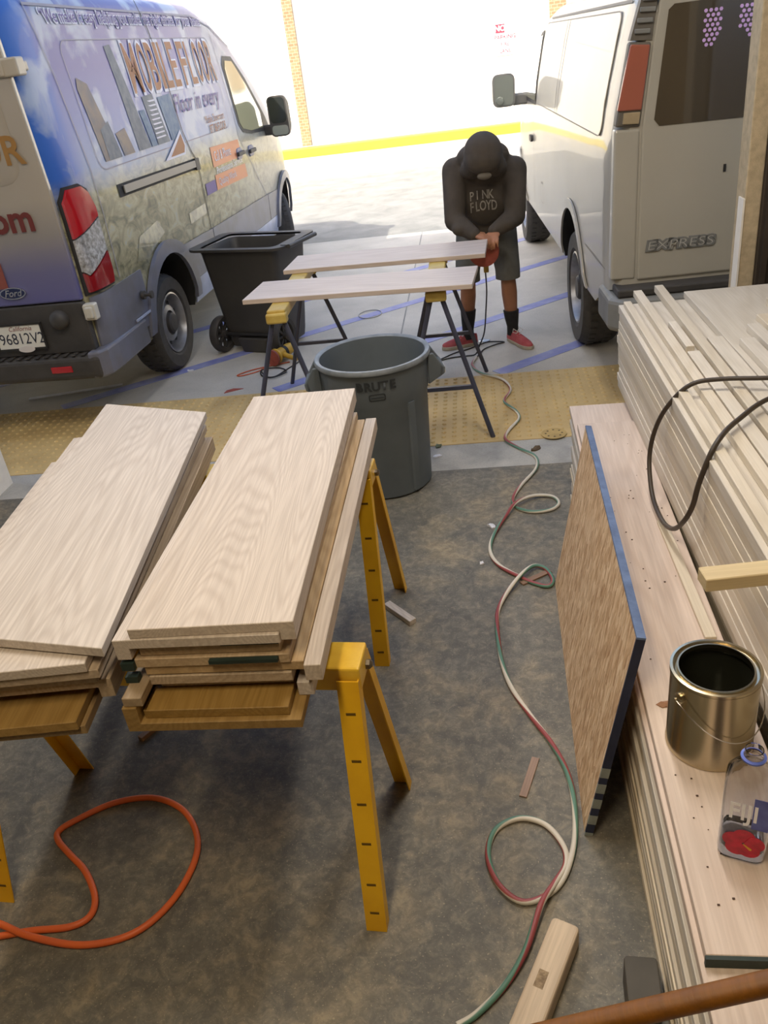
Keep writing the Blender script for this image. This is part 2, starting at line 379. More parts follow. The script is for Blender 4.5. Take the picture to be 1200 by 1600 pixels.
class Van:
    """x right of the centre line, y forward from the rear bumper, z up"""
    def __init__(s, root, W, top, inset, corner, bottom, us, rc=0.16):
        s.root, s.W, s.top, s.inset, s.corner, s.bottom, s.us, s.rc = root, W, top, inset, corner, bottom, us, rc
    def half(s, u, z): return s.W / 2 - interp(s.inset, z) - interp(s.corner, u)
    def ring(s, u):
        T = interp(s.top, u); zb = interp(s.bottom, u); zt = T - s.rc; pts = []
        n = 16
        for i in range(n + 1):
            z = zb + (zt - zb) * i / n; pts.append((s.half(u, z), z))
        h = s.half(u, zt)
        for a in (18, 36, 54, 72, 90):
            pts.append((h - 0.2 * (1 - math.cos(R(a))), zt + s.rc * 0.86 * math.sin(R(a))))
        pts.append((h * 0.4, T - 0.004))
        return [(x, u, z) for x, z in pts] + [(-x, u, z) for x, z in reversed(pts)]
    def body(s, mat, wells, wellmat, name='body'):
        mb = MB().loft([s.ring(u) for u in s.us])
        o = mb.build(name, [mat, wellmat])
        cuts = []
        for (u, z, r) in wells:
            for sd in (-1, 1):
                c = MB().lathe([(r, -0.32), (r, 0.3)], 32, Matrix.Translation((sd * s.W / 2, u, z)) @ Matrix.Rotation(R(90), 4, 'Y'))
                co = c.build('cut', wellmat); cuts.append(co)
                m = o.modifiers.new('b', 'BOOLEAN'); m.operation = 'DIFFERENCE'; m.solver = 'EXACT'; m.object = co; m.material_mode = 'TRANSFER'
        me = evalmesh(o)
        for c in cuts: bpy.data.objects.remove(c)
        return obj(name, me, s.root, smooth=32)
    def map2d(s, me_or_poly, side, off=0.006, thick=0.0, plane='side', du=0.12, dz=0.1):
        """flat shape in (u,z) wrapped on the body side (side=+1 right, -1 left)"""
        bm = bmesh.new()
        if isinstance(me_or_poly, list):
            vs = [bm.verts.new((p[0], p[1], 0)) for p in me_or_poly]; bm.faces.new(vs)
        else: bm.from_mesh(me_or_poly)
        xs = [v.co.x for v in bm.verts]; ys = [v.co.y for v in bm.verts]
        def cut(lo, hi, st, ax):
            k = math.ceil(lo / st) * st
            while k < hi:
                co = (k, 0, 0) if ax == 0 else (0, k, 0); no = (1, 0, 0) if ax == 0 else (0, 1, 0)
                bmesh.ops.bisect_plane(bm, geom=bm.verts[:] + bm.edges[:] + bm.faces[:], plane_co=co, plane_no=no); k += st
        cut(min(xs), max(xs), du, 0); cut(min(ys), max(ys), dz, 1)
        if min(xs) < 0.3: cut(min(xs), 0.3, 0.03, 0)
        if thick:
            r = bmesh.ops.solidify(bm, geom=bm.faces[:], thickness=thick)
        for v in bm.verts:
            u, z, e = v.co
            v.co = (side * (s.half(u, z) + off + abs(e)), u, z)
        bmesh.ops.recalc_face_normals(bm, faces=bm.faces[:])
        me = bpy.data.meshes.new('patch'); bm.to_mesh(me); bm.free(); return me
    def patch(s, name, poly, mat, side, parent=None, off=0.006, thick=0.0, smooth=40, **k):
        me = s.map2d(poly, side, off, thick, **k); me.materials.clear(); me.materials.append(mat)
        return obj(name, me, parent or s.root, smooth=smooth)
    def text(s, name, txt, mat, side, u0, u1, z0, z1, off=0.008, parent=None, slope=0.0, **k):
        me = text_me(txt, 1.0, **k)
        xs = [v.co.x for v in me.vertices]; ys = [v.co.y for v in me.vertices]
        a, b, c, d = min(xs), max(xs), min(ys), max(ys)
        for v in me.vertices:
            fx = (v.co.x - a) / (b - a); fy = (v.co.y - c) / (d - c)
            uu = u0 + (u1 - u0) * fx
            v.co = (uu, z0 + (z1 - z0) * fy + slope * (uu - u0), 0)
        o = s.patch(name, me, mat, side, parent, off, smooth=None, du=0.25, dz=0.12)
        if len(txt) > 1: o['kind'] = 'stuff'
        return o

def rrect(x0, x1, y0, y1, r=0.05, n=4, skew=0.0):
    P = []
    for cx, cy, a0 in ((x1 - r, y1 - r, 0), (x0 + r, y1 - r, 90), (x0 + r, y0 + r, 180), (x1 - r, y0 + r, 270)):
        for i in range(n + 1):
            a = R(a0 + 90 * i / n); P.append((cx + r * math.cos(a), cy + r * math.sin(a)))
    return [(x + skew * (y - y0), y) for x, y in P]

M_rubber = plain('tyre_rubber', (70, 67, 64), 0.8, scale=20, bstr=0.3)
M_well = flat('wheel_well_black', (34, 32, 30), 0.9)
M_steel = plain('wheel_silver', (168, 168, 170), 0.35, 0.6, scale=12)
M_dkpl = plain('black_plastic', (68, 65, 62), 0.6, scale=12)
M_chrome = flat('chrome', (220, 220, 220), 0.15, 1.0)
M_glassd = flat('dark_window_glass', (74, 66, 54), 0.08, coat=1.0)
M_glassf = flat('cab_window_glass', (196, 190, 150), 0.05, coat=1.0)
M_seam = flat('panel_gap_black', (40, 38, 36), 0.8)
M_redl = NT('red_lens').set(lin((176, 22, 30)), 0.12, coat=1.0)
M_redl2 = NT('deep_red_lens').set(lin((138, 16, 24)), 0.15, coat=1.0)
M_clear = plain('clear_lens', (206, 206, 204), 0.15, 0.3, c2=(120, 116, 110), scale=40, coat=1.0)

def wheel(parent, x, y, z, r, wdt, side, name='wheel', turn=0.0, rimr=0.62):
    """tyre with its rim as sub-part; side=+1: outer face towards +x"""
    Mw = Matrix.Translation((x, y, z)) @ Matrix.Rotation(R(turn), 4, 'Z') @ Matrix.Rotation(R(90 * side), 4, 'Y')
    h = wdt / 2; ri = r * rimr
    prof = [(ri, -h * 0.8), (ri * 1.1, -h), (r * 0.93, -h), (r * 0.985, -h * 0.8), (r, -h * 0.55), (r, h * 0.55), (r * 0.985, h * 0.8), (r * 0.93, h), (ri * 1.12, h), (ri, h * 0.8), (ri * 0.98, 0)]
    mb = MB().lathe(prof, 40, Mw, closed=True)
    for i in range(40):                              # tread blocks
        a = 2 * math.pi * i / 40
        for dx in (-0.42, 0.42):
            mb.box((0, 0, 0), (0.014, r * 0.1, h * 0.36), Mw @ Matrix.Rotation(a + (0.04 if dx > 0 else 0), 4, 'Z') @ Matrix.Translation((r, 0, dx * h)))
    t = mb.build(name, M_rubber, parent, smooth=40)
    rm = MB()
    rm.lathe([(ri * 1.02, h * 0.92), (ri * 0.97, h * 0.95), (ri * 0.93, h * 0.7), (ri * 0.9, h * 0.2), (ri * 0.72, h * 0.28), (ri * 0.6, h * 0.6), (ri * 0.42, h * 0.66), (ri * 0.4, h * 0.45), (ri * 0.36, h * 0.45), (0.002, h * 0.45)], 40, Mw, cap=False)
    ro = rm.build('rim', M_steel, t, smooth=35)
    hb = MB().lathe([(ri * 0.36, h * 0.45), (ri * 0.34, h * 0.8), (ri * 0.28, h * 0.9), (0.002, h * 0.92)], 24, Mw, cap=False)
    hb.build('hub_cap', M_dkpl, t, smooth=35)
    hv = MB()
    for i in range(8):
        a = 2 * math.pi * (i + 0.5) / 8
        hv.lathe([(ri * 0.085, 0), (ri * 0.085, 0.004)], 10, Mw @ Matrix.Rotation(a, 4, 'Z') @ Matrix.Translation((ri * 0.66, 0, h * 0.50)))
    tag(hv.build('rim_slots', M_well, t), kind='stuff')
    return t

# ---- wrapped van (left)
hT = R(2.53); WT = 2.06
cT = Vector((-2.30, 4.77, 0)) - Vector((math.cos(hT), -math.sin(hT), 0)) * WT / 2
vt = empty('cargo_van', cT, -hT, 'tall cargo van wrapped in sky and skyline graphics on the left', 'van')
topT = [(0, 2.42), (0.05, 2.5), (0.2, 2.55), (3.1, 2.55), (3.5, 2.47), (3.9, 2.30), (4.4, 1.98), (5.0, 1.52), (5.2, 1.38), (5.6, 1.27), (5.85, 1.1), (5.95, 0.9), (6.0, 0.72)]
insT = [(0.3, 0.06), (0.5, 0.02), (0.86, 0.0), (1.35, 0.0), (1.6, 0.01), (2.0, 0.04), (2.3, 0.07), (2.55, 0.11)]
corT = [(0, 0.06), (0.03, 0.04), (0.08, 0.02), (0.16, 0.006), (0.3, 0.0), (4.9, 0.0), (5.3, 0.05), (5.7, 0.16), (6.0, 0.34)]
botT = [(0, 0.5), (0.3, 0.45), (0.8, 0.36), (5.4, 0.34), (6.0, 0.36)]
usT = [0, 0.015, 0.03, 0.05, 0.08, 0.12, 0.16, 0.22, 0.3, 0.7, 1.2, 1.8, 2.4, 3.1, 3.3, 3.5, 3.7, 3.9, 4.15, 4.4, 4.7, 5.0, 5.1, 5.2, 5.4, 5.6, 5.75, 5.85, 5.92, 5.97, 6.0]
V = Van(vt, WT, topT, insT, corT, botT, usT)

def mk_wrap():
    t = NT('van_wrap_print_and_glare'); tc = t.node('ShaderNodeTexCoord'); sp = t.node('ShaderNodeSeparateXYZ'); t.link(tc.outputs['Object'], sp.inputs[0])
    u, z = sp.outputs[1], sp.outputs[2]
    skyc = t.ramp(t.math('MULTIPLY_ADD', z, 1.0, -1.4), [(0.0, lin((132, 154, 182))), (0.40, lin((96, 112, 168))), (0.7, lin((84, 84, 148))), (1.0, lin((92, 88, 144)))])
    edge = t.ramp(t.math('MULTIPLY', u, 1.6), [(0.38, (1, 1, 1)), (0.62, (0, 0, 0))])
    skyc = t.mix(edge, skyc, lin((44, 92, 172)))
    v = t.coords((0.9, 1.2, 1.0))
    cl = t.ramp(t.noise(v, 2.6, 5, 0.5, 0.6), [(0.50, (0, 0, 0)), (0.62, (1, 1, 1))])
    skyc = t.mix(t.math('MULTIPLY', cl, 0.75), skyc, lin((170, 178, 190)))
    v2 = t.coords((1, 1.5, 2.6))
    low = t.ramp(t.noise(v2, 3.2, 5, 0.6, 1.5), [(0.3, lin((74, 76, 60))), (0.45, lin((122, 118, 92))), (0.6, lin((158, 152, 122))), (0.75, lin((140, 152, 156)))])
    f = t.math('ADD', t.math('MULTIPLY_ADD', z, 6.0, -8.6), t.math('MULTIPLY', t.noise(v, 3.0, 3), 0.8), clamp=True)
    k = t.mix(f, low, skyc)
    front = t.math('MULTIPLY_ADD', u, 0.55, -1.35, clamp=True)  # glare of the sunlit wall, painted into the print towards the nose
    k = t.mix(t.math('MULTIPLY', front, 0.6), k, lin((176, 172, 164)))
    return t.set(k, 0.42, coat=0.2, spec=0.22)
def mk_rear():
    t = NT('rear_door_print'); tc = t.node('ShaderNodeTexCoord'); sp = t.node('ShaderNodeSeparateXYZ'); t.link(tc.outputs['Object'], sp.inputs[0])
    n = t.noise(t.coords(), 1.4, 3)
    f = t.math('ADD', t.math('MULTIPLY_ADD', sp.outputs[2], 1.5, -1.38), t.math('MULTIPLY', n, 0.2), clamp=True)
    k = t.ramp(f, [(0.0, lin((92, 92, 146))), (0.3, lin((106, 104, 140))), (0.6, lin((146, 140, 134))), (0.9, lin((168, 158, 142)))])
    return t.set(k, 0.35, coat=0.7)
M_wrap = mk_wrap(); M_rear = mk_rear()
M_grey = plain('grey_cladding', (108, 110, 124), 0.45, scale=5, c2=(98, 97, 100), coat=0.3)
bd = V.body(M_wrap, [(1.21, 0.40, 0.47), (4.96, 0.40, 0.46)], M_well)
# lower cladding with wheel arch cut-outs
def clad(u0, u1, z0, z1, arches, zc, ra):
    P = [(u0, z0), (u0, z1), (u1, z1), (u1, z0)]
    for ua in sorted(arches, reverse=True):
        if u0 < ua < u1:
            a0 = math.asin(max(-1, (z0 - zc) / ra))
            for i in range(17):
                a = a0 + (math.pi - 2 * a0) * i / 16; P.append((ua + ra * math.cos(a), zc + ra * math.sin(a)))
    return P
def arch_lip(Vn, name, ua, zc, r0, r1, z0, mat, side, off, thick):
    P = []; a0 = math.asin((z0 - zc) / r1); b0 = math.asin((z0 - zc) / r0)
    for i in range(19):
        a = a0 + (math.pi - 2 * a0) * i / 18; P.append((ua + r1 * math.cos(a), zc + r1 * math.sin(a)))
    for i in range(19):
        a = math.pi - b0 - (math.pi - 2 * b0) * i / 18; P.append((ua + r0 * math.cos(a), zc + r0 * math.sin(a)))
    return Vn.patch(name, P, mat, side, off=off, thick=thick, du=0.5, dz=0.5)
M_sill = plain('sill_bluegrey', (170, 180, 206), 0.3, coat=0.6)
for sd in (1, -1):
    V.patch('lower_cladding', [(0.62, 0.5)] + [(0.02, 0.56), (0.02, 0.875), (0.70, 0.875), (0.745, 0.5)], M_grey, sd, off=0.006, thick=0.012)
    V.patch('lower_cladding', [(1.68, 0.55), (1.66, 0.55), (1.60, 0.67), (1.5, 0.8), (1.46, 0.85), (2.28, 0.83), (2.28, 0.55)], M_grey, sd, off=0.006, thick=0.012)
    V.patch('door_cladding', [(2.295, 0.55), (2.295, 0.83), (4.15, 0.80), (4.15, 0.55)], M_grey, sd, off=0.006, thick=0.012)
    V.patch('door_cladding', [(4.165, 0.55), (4.165, 0.80), (4.56, 0.79), (4.5, 0.55)], M_grey, sd, off=0.006, thick=0.012)
    V.patch('sill', [(1.70, 0.37), (1.68, 0.545), (4.49, 0.545), (4.48, 0.37)], M_sill, sd, off=0.004, thick=0.01)
    arch_lip(V, 'wheel_arch', 1.21, 0.40, 0.46, 0.555, 0.42, M_grey, sd, 0.008, 0.03)
    arch_lip(V, 'wheel_arch', 4.96, 0.40, 0.45, 0.53, 0.42, M_grey, sd, 0.008, 0.03)
    wheel(vt, sd * (WT / 2 - 0.16), 1.21, 0.355, 0.355, 0.235, sd)
    wheel(vt, sd * (WT / 2 - 0.16), 4.96, 0.355, 0.355, 0.235, sd, turn=26)
S = 1
V.patch('side_window', [(3.62, 1.52), (3.56, 2.02), (3.64, 2.09), (3.9, 2.08), (4.2, 1.88), (4.62, 1.50), (4.72, 1.37), (4.0, 1.40), (3.72, 1.44)], M_dkpl, S, off=0.004)
V.patch('window_glass', [(3.66, 1.53), (3.61, 1.99), (3.67, 2.05), (3.88, 2.04), (4.16, 1.83), (4.44, 1.56), (4.44, 1.42), (4.0, 1.43), (3.74, 1.47)], M_glassf, S, off=0.008)
# side panel pressing, slider door seams and rail
def line(Vn, name, pts, wd, mat, side, off=0.005):
    P = []; Q = []
    for i, p in enumerate(pts):
        a = Vector(pts[max(0, i - 1)]); b = Vector(pts[min(len(pts) - 1, i + 1)]); d = (b - a).normalized(); n = Vector((-d.y, d.x)) * wd / 2
        P.append(tuple(Vector(p) + n)); Q.append(tuple(Vector(p) - n))
    mes = []
    bm = bmesh.new()
    vs = [bm.verts.new((p[0], p[1], 0)) for p in P] ; ws = [bm.verts.new((p[0], p[1], 0)) for p in Q]
    for i in range(len(P) - 1): bm.faces.new((vs[i], vs[i + 1], ws[i + 1], ws[i]))
    me = bpy.data.meshes.new('l'); bm.to_mesh(me); bm.free()
    return Vn.patch(name, me, mat, side, off=off, smooth=None)
M_press = flat('pressing_shadow', (120, 120, 140), 0.5)
rr = rrect(0.55, 3.35, 1.52, 2.24, 0.09)
line(V, 'panel_pressing', rr + [rr[0]], 0.006, M_press, S, 0.004)
line(V, 'door_seam', [(1.94, 2.50), (2.02, 2.30), (2.08, 1.98), (2.12, 1.6), (2.20, 1.45), (2.285, 1.36), (2.285, 0.56)], 0.012, M_seam, S)
line(V, 'door_seam', [(3.44, 2.42), (3.5, 1.9), (3.56, 1.4), (4.0, 0.95), (4.155, 0.8), (4.157, 0.56)], 0.008, M_press, S)
line(V, 'door_seam', [(0.30, 2.46), (0.36, 2.1), (0.42, 1.55), (0.40, 0.9)], 0.008, M_press, S)
line(V, 'roof_gutter', [(0.3, 2.42), (3.1, 2.40), (3.5, 2.32), (3.9, 2.16)], 0.014, M_press, S)
rl = V.patch('slide_rail', [(0.71, 1.335), (0.71, 1.415), (2.27, 1.385), (2.27, 1.305)], M_seam, S, off=0.004)
V.patch('rail_strip', [(0.78, 1.352), (0.78, 1.40), (2.2, 1.375), (2.2, 1.325)], flat('rail_aluminium', (138, 132, 122), 0.5, 0.0), S, rl, off=0.010, thick=0.008)
V.patch('rail_end', [(2.2, 1.30), (2.2, 1.39), (2.29, 1.385), (2.29, 1.295)], M_dkpl, S, rl, off=0.008, thick=0.012)
for uu, zz in ((3.46, 1.28), (3.86, 1.26)):
    hd = MB().loft([[(WT / 2 + 0.002, uu + x, zz + y) for x, y in rrect(-0.09, 0.09, -0.05, 0.05, 0.04)], [(WT / 2 + 0.012, uu + x * 0.9, zz + y * 0.9) for x, y in rrect(-0.09, 0.09, -0.05, 0.05, 0.04)]]).build('handle_cup', M_press, vt)
    MB().mm(WT / 2 + 0.01, WT / 2 + 0.035, uu - 0.1, uu + 0.1, zz - 0.018, zz + 0.018).build('door_handle', M_dkpl, hd, bevel=0.008)
MB().lathe([(0.03, 0), (0.03, 0.02)], 12, Matrix.Translation((WT / 2 + 0.02, 0.62, 0.72)) @ Matrix.Rotation(R(90), 4, 'Y')).lathe([(0.012, 0), (0.012, 0.06), (0.026, 0.06), (0.026, 0.075)], 12, Matrix.Translation((WT / 2 + 0.02, 0.62, 0.72)) @ Matrix.Rotation(R(90), 4, 'Y')).build('fuel_knob', M_dkpl, vt, smooth=40)
MB().mm(WT / 2 + 0.012, WT / 2 + 0.02, 0.45, 0.75, 0.585, 0.60).build('cladding_strip', M_sill, vt)
# wing mirror
def mirror(V, x, u, z, sd, w, h, glass, housing, parent):
    m = MB()
    m.loft([[(x + sd * (0.02 + px), u + yy, z + pz) for px, pz in rrect(0, w, -h / 2 * sc_, h / 2 * sc_, min(w, h) * 0.25)] for yy, sc_ in ((0.0, 1.0), (0.06, 1.0), (0.12, 0.8))])
    o = m.build('wing_mirror', housing, parent, smooth=50)
    g = MB().loft([[(x + sd * (0.02 + px), u - 0.004, z + pz) for px, pz in rrect(0.015, w - 0.015, -h / 2 + 0.015 + (h * 0.3 if h > 0.3 else 0), h / 2 - 0.015, min(w, h) * 0.2)], [(x + sd * (0.02 + px), u + 0.004, z + pz) for px, pz in rrect(0.015, w - 0.015, -h / 2 + 0.015 + (h * 0.3 if h > 0.3 else 0), h / 2 - 0.015, min(w, h) * 0.2)]])
    g.build('mirror_glass', glass, o)
    MB().box((x - sd * 0.05, u + 0.08, z - h * 0.32), (0.2, 0.06, 0.1)).build('mirror_arm', housing, o, bevel=0.02)
    return o
M_mirr = flat('mirror_glass', (150, 156, 146), 0.1, 0.3)
M_mird = flat('mirror_dark', (70, 74, 70), 0.08, 0.6)
mo = mirror(V, WT / 2 + 0.06, 4.45, 1.50, 1, 0.2, 0.38, M_mird, M_dkpl, vt)
MB().loft([[(WT / 2 + 0.09 + px, 4.445, 1.37 + pz) for px, pz in rrect(0.01, 0.18, -0.045, 0.045, 0.03)], [(WT / 2 + 0.09 + px, 4.455, 1.37 + pz) for px, pz in rrect(0.01, 0.18, -0.045, 0.045, 0.03)]]).build('spotter_mirror', M_mirr, mo)
# tail light
tl = V.patch('tail_light', [(0.005, 0.89), (0.005, 1.43), (0.05, 1.50), (0.19, 1.50), (0.27, 1.46), (0.31, 1.35), (0.31, 0.96), (0.29, 0.89)], M_seam, S, off=0.004, thick=0.012)
V.patch('red_lens', [(0.015, 1.22), (0.015, 1.42), (0.06, 1.485), (0.19, 1.485), (0.255, 1.44), (0.29, 1.35), (0.29, 1.30)], M_redl, S, tl, off=0.016, thick=0.014)
V.patch('clear_lens', [(0.015, 1.21), (0.015, 1.03), (0.05, 1.0), (0.29, 1.10), (0.29, 1.29)], M_clear, S, tl, off=0.016, thick=0.012)
V.patch('red_lens', [(0.015, 1.02), (0.02, 0.905), (0.275, 0.905), (0.29, 0.97), (0.29, 1.09), (0.05, 0.99)], M_redl2, S, tl, off=0.016, thick=0.014)
# rear doors: upper printed panel and black lower panel with plate
HW = WT / 2
for sd in (1, -1):
    P = [(0.012, 0.875), (0.012, 2.33), (0.10, 2.40), (0.86, 2.40), (0.93, 2.32), (0.968, 1.5), (0.968, 0.875)]
    dr = MB().loft([[(sd * x, yy, z) for x, z in P] for yy in (0.01, -0.035, )]).build('rear_door', M_rear, vt, bevel=0.012)
    MB().loft([[(sd * (0.5 + (x - 0.5) * 1), -0.036, z) for x, z in rrect(0.12, 0.84, 1.55, 2.25, 0.12)], [(sd * x, -0.041, z) for x, z in rrect(0.135, 0.825, 1.565, 2.235, 0.11)]]).build('door_pressing', M_rear, dr, smooth=30)
    dk = MB().loft([[(sd * x, yy, z) for x, z in rrect(0.012, 0.97, 0.56, 0.868, 0.02)] for yy in (0.02, -0.04)]).build('lower_door_panel', M_dkpl, vt, bevel=0.008)
    if sd == 1:
        text_obj('lettering', 'OR', 0.21, flat('letter_bronze', (158, 118, 66), 0.5, spec=0.2), dr, Tm(0.89, -0.046, 1.72), bold=0.004, align='RIGHT')
        text_obj('lettering', '.com', 0.21, flat('letter_maroon', (112, 56, 52), 0.5, spec=0.2), dr, Tm(0.83, -0.046, 1.365), bold=0.006, align='RIGHT')
        MB().box((0.46, -0.044, 1.06), (0.14, 0.006, 0.15)).build('red_patch', flat('letter_brick', (140, 76, 64), 0.4), dr)
        bo = MB().loft([[(0.55 + 0.085 * math.cos(a), y0, 0.955 + 0.036 * math.sin(a)) for a in [2 * math.pi * i / 28 for i in range(28)]] for y0 in (-0.034, -0.05)]).build('oval_badge', M_chrome, dr)
        MB().loft([[(0.55 + 0.078 * math.cos(a), y0, 0.955 + 0.030 * math.sin(a)) for a in [2 * math.pi * i / 28 for i in range(28)]] for y0 in (-0.045, -0.052)]).build('badge_field', flat('badge_navy', (40, 48, 80), 0.25), bo)
        text_obj('badge_script', 'Ford', 0.058, M_chrome, bo, Tm(0.55, -0.0535, 0.955), shear=0.35, bold=0.0006)
        # number plate
        pl = MB().box((0.50, -0.05, 0.69), (0.31, 0.012, 0.16)).build('number_plate', flat('plate_white', (226, 224, 214), 0.35), dk, bevel=0.004)
        fr_ = MB()
        for bx in ((0.50, 0.768, 0.34, 0.012), (0.50, 0.612, 0.34, 0.012)): fr_.box((bx[0], -0.055, bx[1]), (bx[2], 0.014, bx[3]))
        for bx in (0.336, 0.664): fr_.box((bx, -0.055, 0.69), (0.012, 0.014, 0.16))
        fr_.build('plate_frame', M_seam, dk)
        text_obj('plate_number', '96812V2', 0.098, flat('plate_ink', (40, 44, 60), 0.5), dk, Tm(0.515, -0.0575, 0.675), sx=0.86)
        text_obj('plate_state', 'California', 0.04, flat('plate_red', (130, 60, 60), 0.5), dk, Tm(0.52, -0.0575, 0.74), shear=0.3)
        MB().loft([[(0.53 + 0.055 * math.cos(a), y0, 0.612 + 0.02 * math.sin(a)) for a in [2 * math.pi * i / 20 for i in range(20)]] for y0 in (-0.06, -0.066)]).build('plate_sticker', flat('sticker_white', (214, 208, 204), 0.4), dk)
        MB().lathe([(0.058, 0), (0.058, 0.03), (0.045, 0.05), (0.02, 0.06)], 20, Matrix.Translation((0.80, -0.04, 0.775)) @ Matrix.Rotation(R(90), 4, 'X')).build('door_stop', M_dkpl, dk, smooth=40)
    MB().box((sd * 0.985, -0.01, 0.80), (0.10, 0.06, 0.10)).box((sd * 1.0, -0.045, 0.80), (0.05, 0.03, 0.07)).build('hinge', flat('hinge_grey', (196, 192, 180), 0.4), vt, bevel=0.01)
    MB().box((sd * 0.94, -0.01, 2.12), (0.14, 0.09, 0.09)).box((sd * 0.90, -0.05, 2.12), (0.06, 0.03, 0.08)).box((sd * 0.985, 0.03, 2.12), (0.04, 0.09, 0.05)).build('hinge', flat('hinge_beige', (178, 168, 150), 0.4), vt, bevel=0.01)
bp = MB().loft([[(-1.0, y0, z0), (1.0, y0, z0), (1.0, y1, z1), (-1.0, y1, z1)] for (y0, z0, y1, z1) in ((0.1, 0.38, 0.1, 0.56),)] + [[(-1.0, -0.10, 0.40), (1.0, -0.10, 0.40), (1.0, -0.10, 0.55), (-1.0, -0.10, 0.55)]]).build('bumper', M_dkpl, vt, bevel=0.03, seg=3)
st = MB()
for i in range(30): st.box((-0.9 + i * 0.062, -0.05, 0.558), (0.03, 0.09, 0.006))
tag(st.build('step_treads', M_dkpl, bp), kind='stuff')
for sd in (1, -1):
    MB().box((sd * 0.74, -0.102, 0.475), (0.14, 0.012, 0.04)).build('reflector', M_redl, bp, bevel=0.004)
    MB().loft([[(sd * x, y, z) for x, y in ((0.93, -0.10), (1.0, -0.085), (1.035, -0.02), (1.045, 0.12), (1.045, 0.6), (1.0, 0.6), (0.93, 0.1))] for z in (0.40, 0.57)]).build('bumper_corner', M_grey, vt, bevel=0.015)
# wrap graphics
M_or = flat('print_bronze', (150, 96, 62), 0.5, spec=0.25); M_lav = flat('print_white', (196, 198, 212), 0.45, spec=0.3)
M_tow1 = plain('print_tower_grey', (84, 96, 112), 0.5, c2=(112, 120, 128), scale=16, spec=0.25)
M_tow2 = plain('print_tower_blue', (62, 98, 134), 0.5, c2=(100, 128, 150), scale=22, spec=0.25)
M_tow3 = plain('print_tower_tan', (140, 124, 110), 0.5, c2=(106, 104, 114), scale=8, spec=0.25)
M_pur = flat('print_purple', (96, 80, 140), 0.5, spec=0.25); M_org = flat('print_orange', (206, 130, 92), 0.45, spec=0.3)
V.text('lettering_outline', '“We make it easy helping you make the right choice for your home', M_lav, S, 0.44, 3.28, 2.30, 2.41, 0.0045, bold=0.06)
V.text('lettering', '“We make it easy helping you make the right choice for your home', M_pur, S, 0.455, 3.265, 2.31, 2.40, 0.0058, bold=0.01)
wd_ = {'M': 1.35, 'I': 0.5, ' ': 0.35}; tot = sum(wd_.get(c, 1.0) for c in 'MOBILE FLOOR'); cu = 1.42
for c in 'MOBILE FLOOR':
    cw = wd_.get(c, 1.0) / tot * 1.94
    if c != ' ':
        V.text('letter_outline', c, M_lav, S, cu - 0.008, cu + cw * 0.86 + 0.008, 1.885, 2.235, 0.0045, bold=0.03)
        V.text('letter', c, M_or, S, cu + 0.007, cu + cw * 0.86 - 0.007, 1.905, 2.215, 0.0062, bold=0.012)
    cu += cw
V.text('lettering', 'Floor in every', M_pur, S, 2.10, 3.25, 1.68, 1.86, 0.007, shear=0.3)
V.text('lettering', 'Mobile Showroom', M_or, S, 2.72, 3.24, 1.60, 1.66, 0.007)
V.text('lettering', '877 88-FLOOR', M_or, S, 2.78, 3.24, 1.52, 1.585, 0.007, bold=0.01)
for i, (P, m) in enumerate((
    ([(1.16, 1.56), (1.10, 2.2), (1.2, 2.21), (1.38, 1.56)], M_tow1), ([(0.60, 1.56), (0.53, 1.98), (0.56, 2.04), (0.68, 2.0), (0.84, 1.56)], M_tow3),
    ([(0.9, 1.56), (0.86, 1.70), (1.02, 1.72), (1.08, 1.56)], M_tow3), ([(1.52, 1.56), (1.46, 1.88), (1.66, 1.89), (1.76, 1.56)], M_tow1),
    ([(1.40, 1.56), (1.34, 1.80), (1.44, 1.80), (1.50, 1.56)], M_tow2), ([(1.80, 1.56), (1.74, 1.86), (2.0, 1.87), (2.04, 1.56)], M_tow2),
    ([(0.66, 1.56), (0.66, 1.74), (0.80, 1.78), (0.86, 1.56)], M_tow1))):
    V.patch('printed_tower', [(a_ + 0.06, b_) for a_, b_ in P], m, S, off=0.003 + 0.0003 * i)
for k in range(9):
    V.patch('printed_floor_band', [(1.575 + k * 0.007, 1.60 + k * 0.03), (1.57 + k * 0.002, 1.61 + k * 0.03), (1.76 - k * 0.004, 1.612 + k * 0.03), (1.765 - k * 0.004, 1.602 + k * 0.03)], M_lav, S, off=0.0055)
V.patch('printed_banner', [(1.62, 1.44), (1.9, 1.55), (2.06, 1.62), (2.10, 1.50), (2.06, 1.44)], M_lav, S, off=0.0085)
V.patch('printed_banner', [(1.74, 1.455), (1.95, 1.545), (2.05, 1.59), (2.08, 1.50), (2.04, 1.455)], M_or, S, off=0.0095)
V.patch('printed_panel', [(2.66, 1.26), (2.66, 1.42), (3.50, 1.40), (3.52, 1.25)], M_org, S, off=0.004)
V.patch('printed_panel', [(2.64, 1.08), (2.65, 1.20), (3.58, 1.18), (3.6, 1.06)], M_org, S, off=0.004)
V.patch('printed_panel', [(2.36, 1.08), (2.36, 1.17), (2.63, 1.17), (2.63, 1.08)], M_pur, S, off=0.004)
V.text('lettering', 'Call & Phone', M_lav, S, 2.72, 3.2, 1.30, 1.38, 0.007)
V.text('lettering', 'Professional Service', M_lav, S, 2.72, 3.5, 1.20, 1.255, 0.007)
V.text('lettering', 'Quality Work', M_lav, S, 2.72, 3.25, 1.09, 1.165, 0.007)
M_pdk = plain('print_dark_photo', (96, 96, 82), 0.35, c2=(168, 162, 128), scale=14, coat=0.8)
V.patch('printed_photo', [(0.72, 0.92), (0.85, 1.06), (1.2, 1.10), (1.3, 1.0), (1.15, 0.97), (0.9, 0.90)], M_pdk, S, off=0.003)
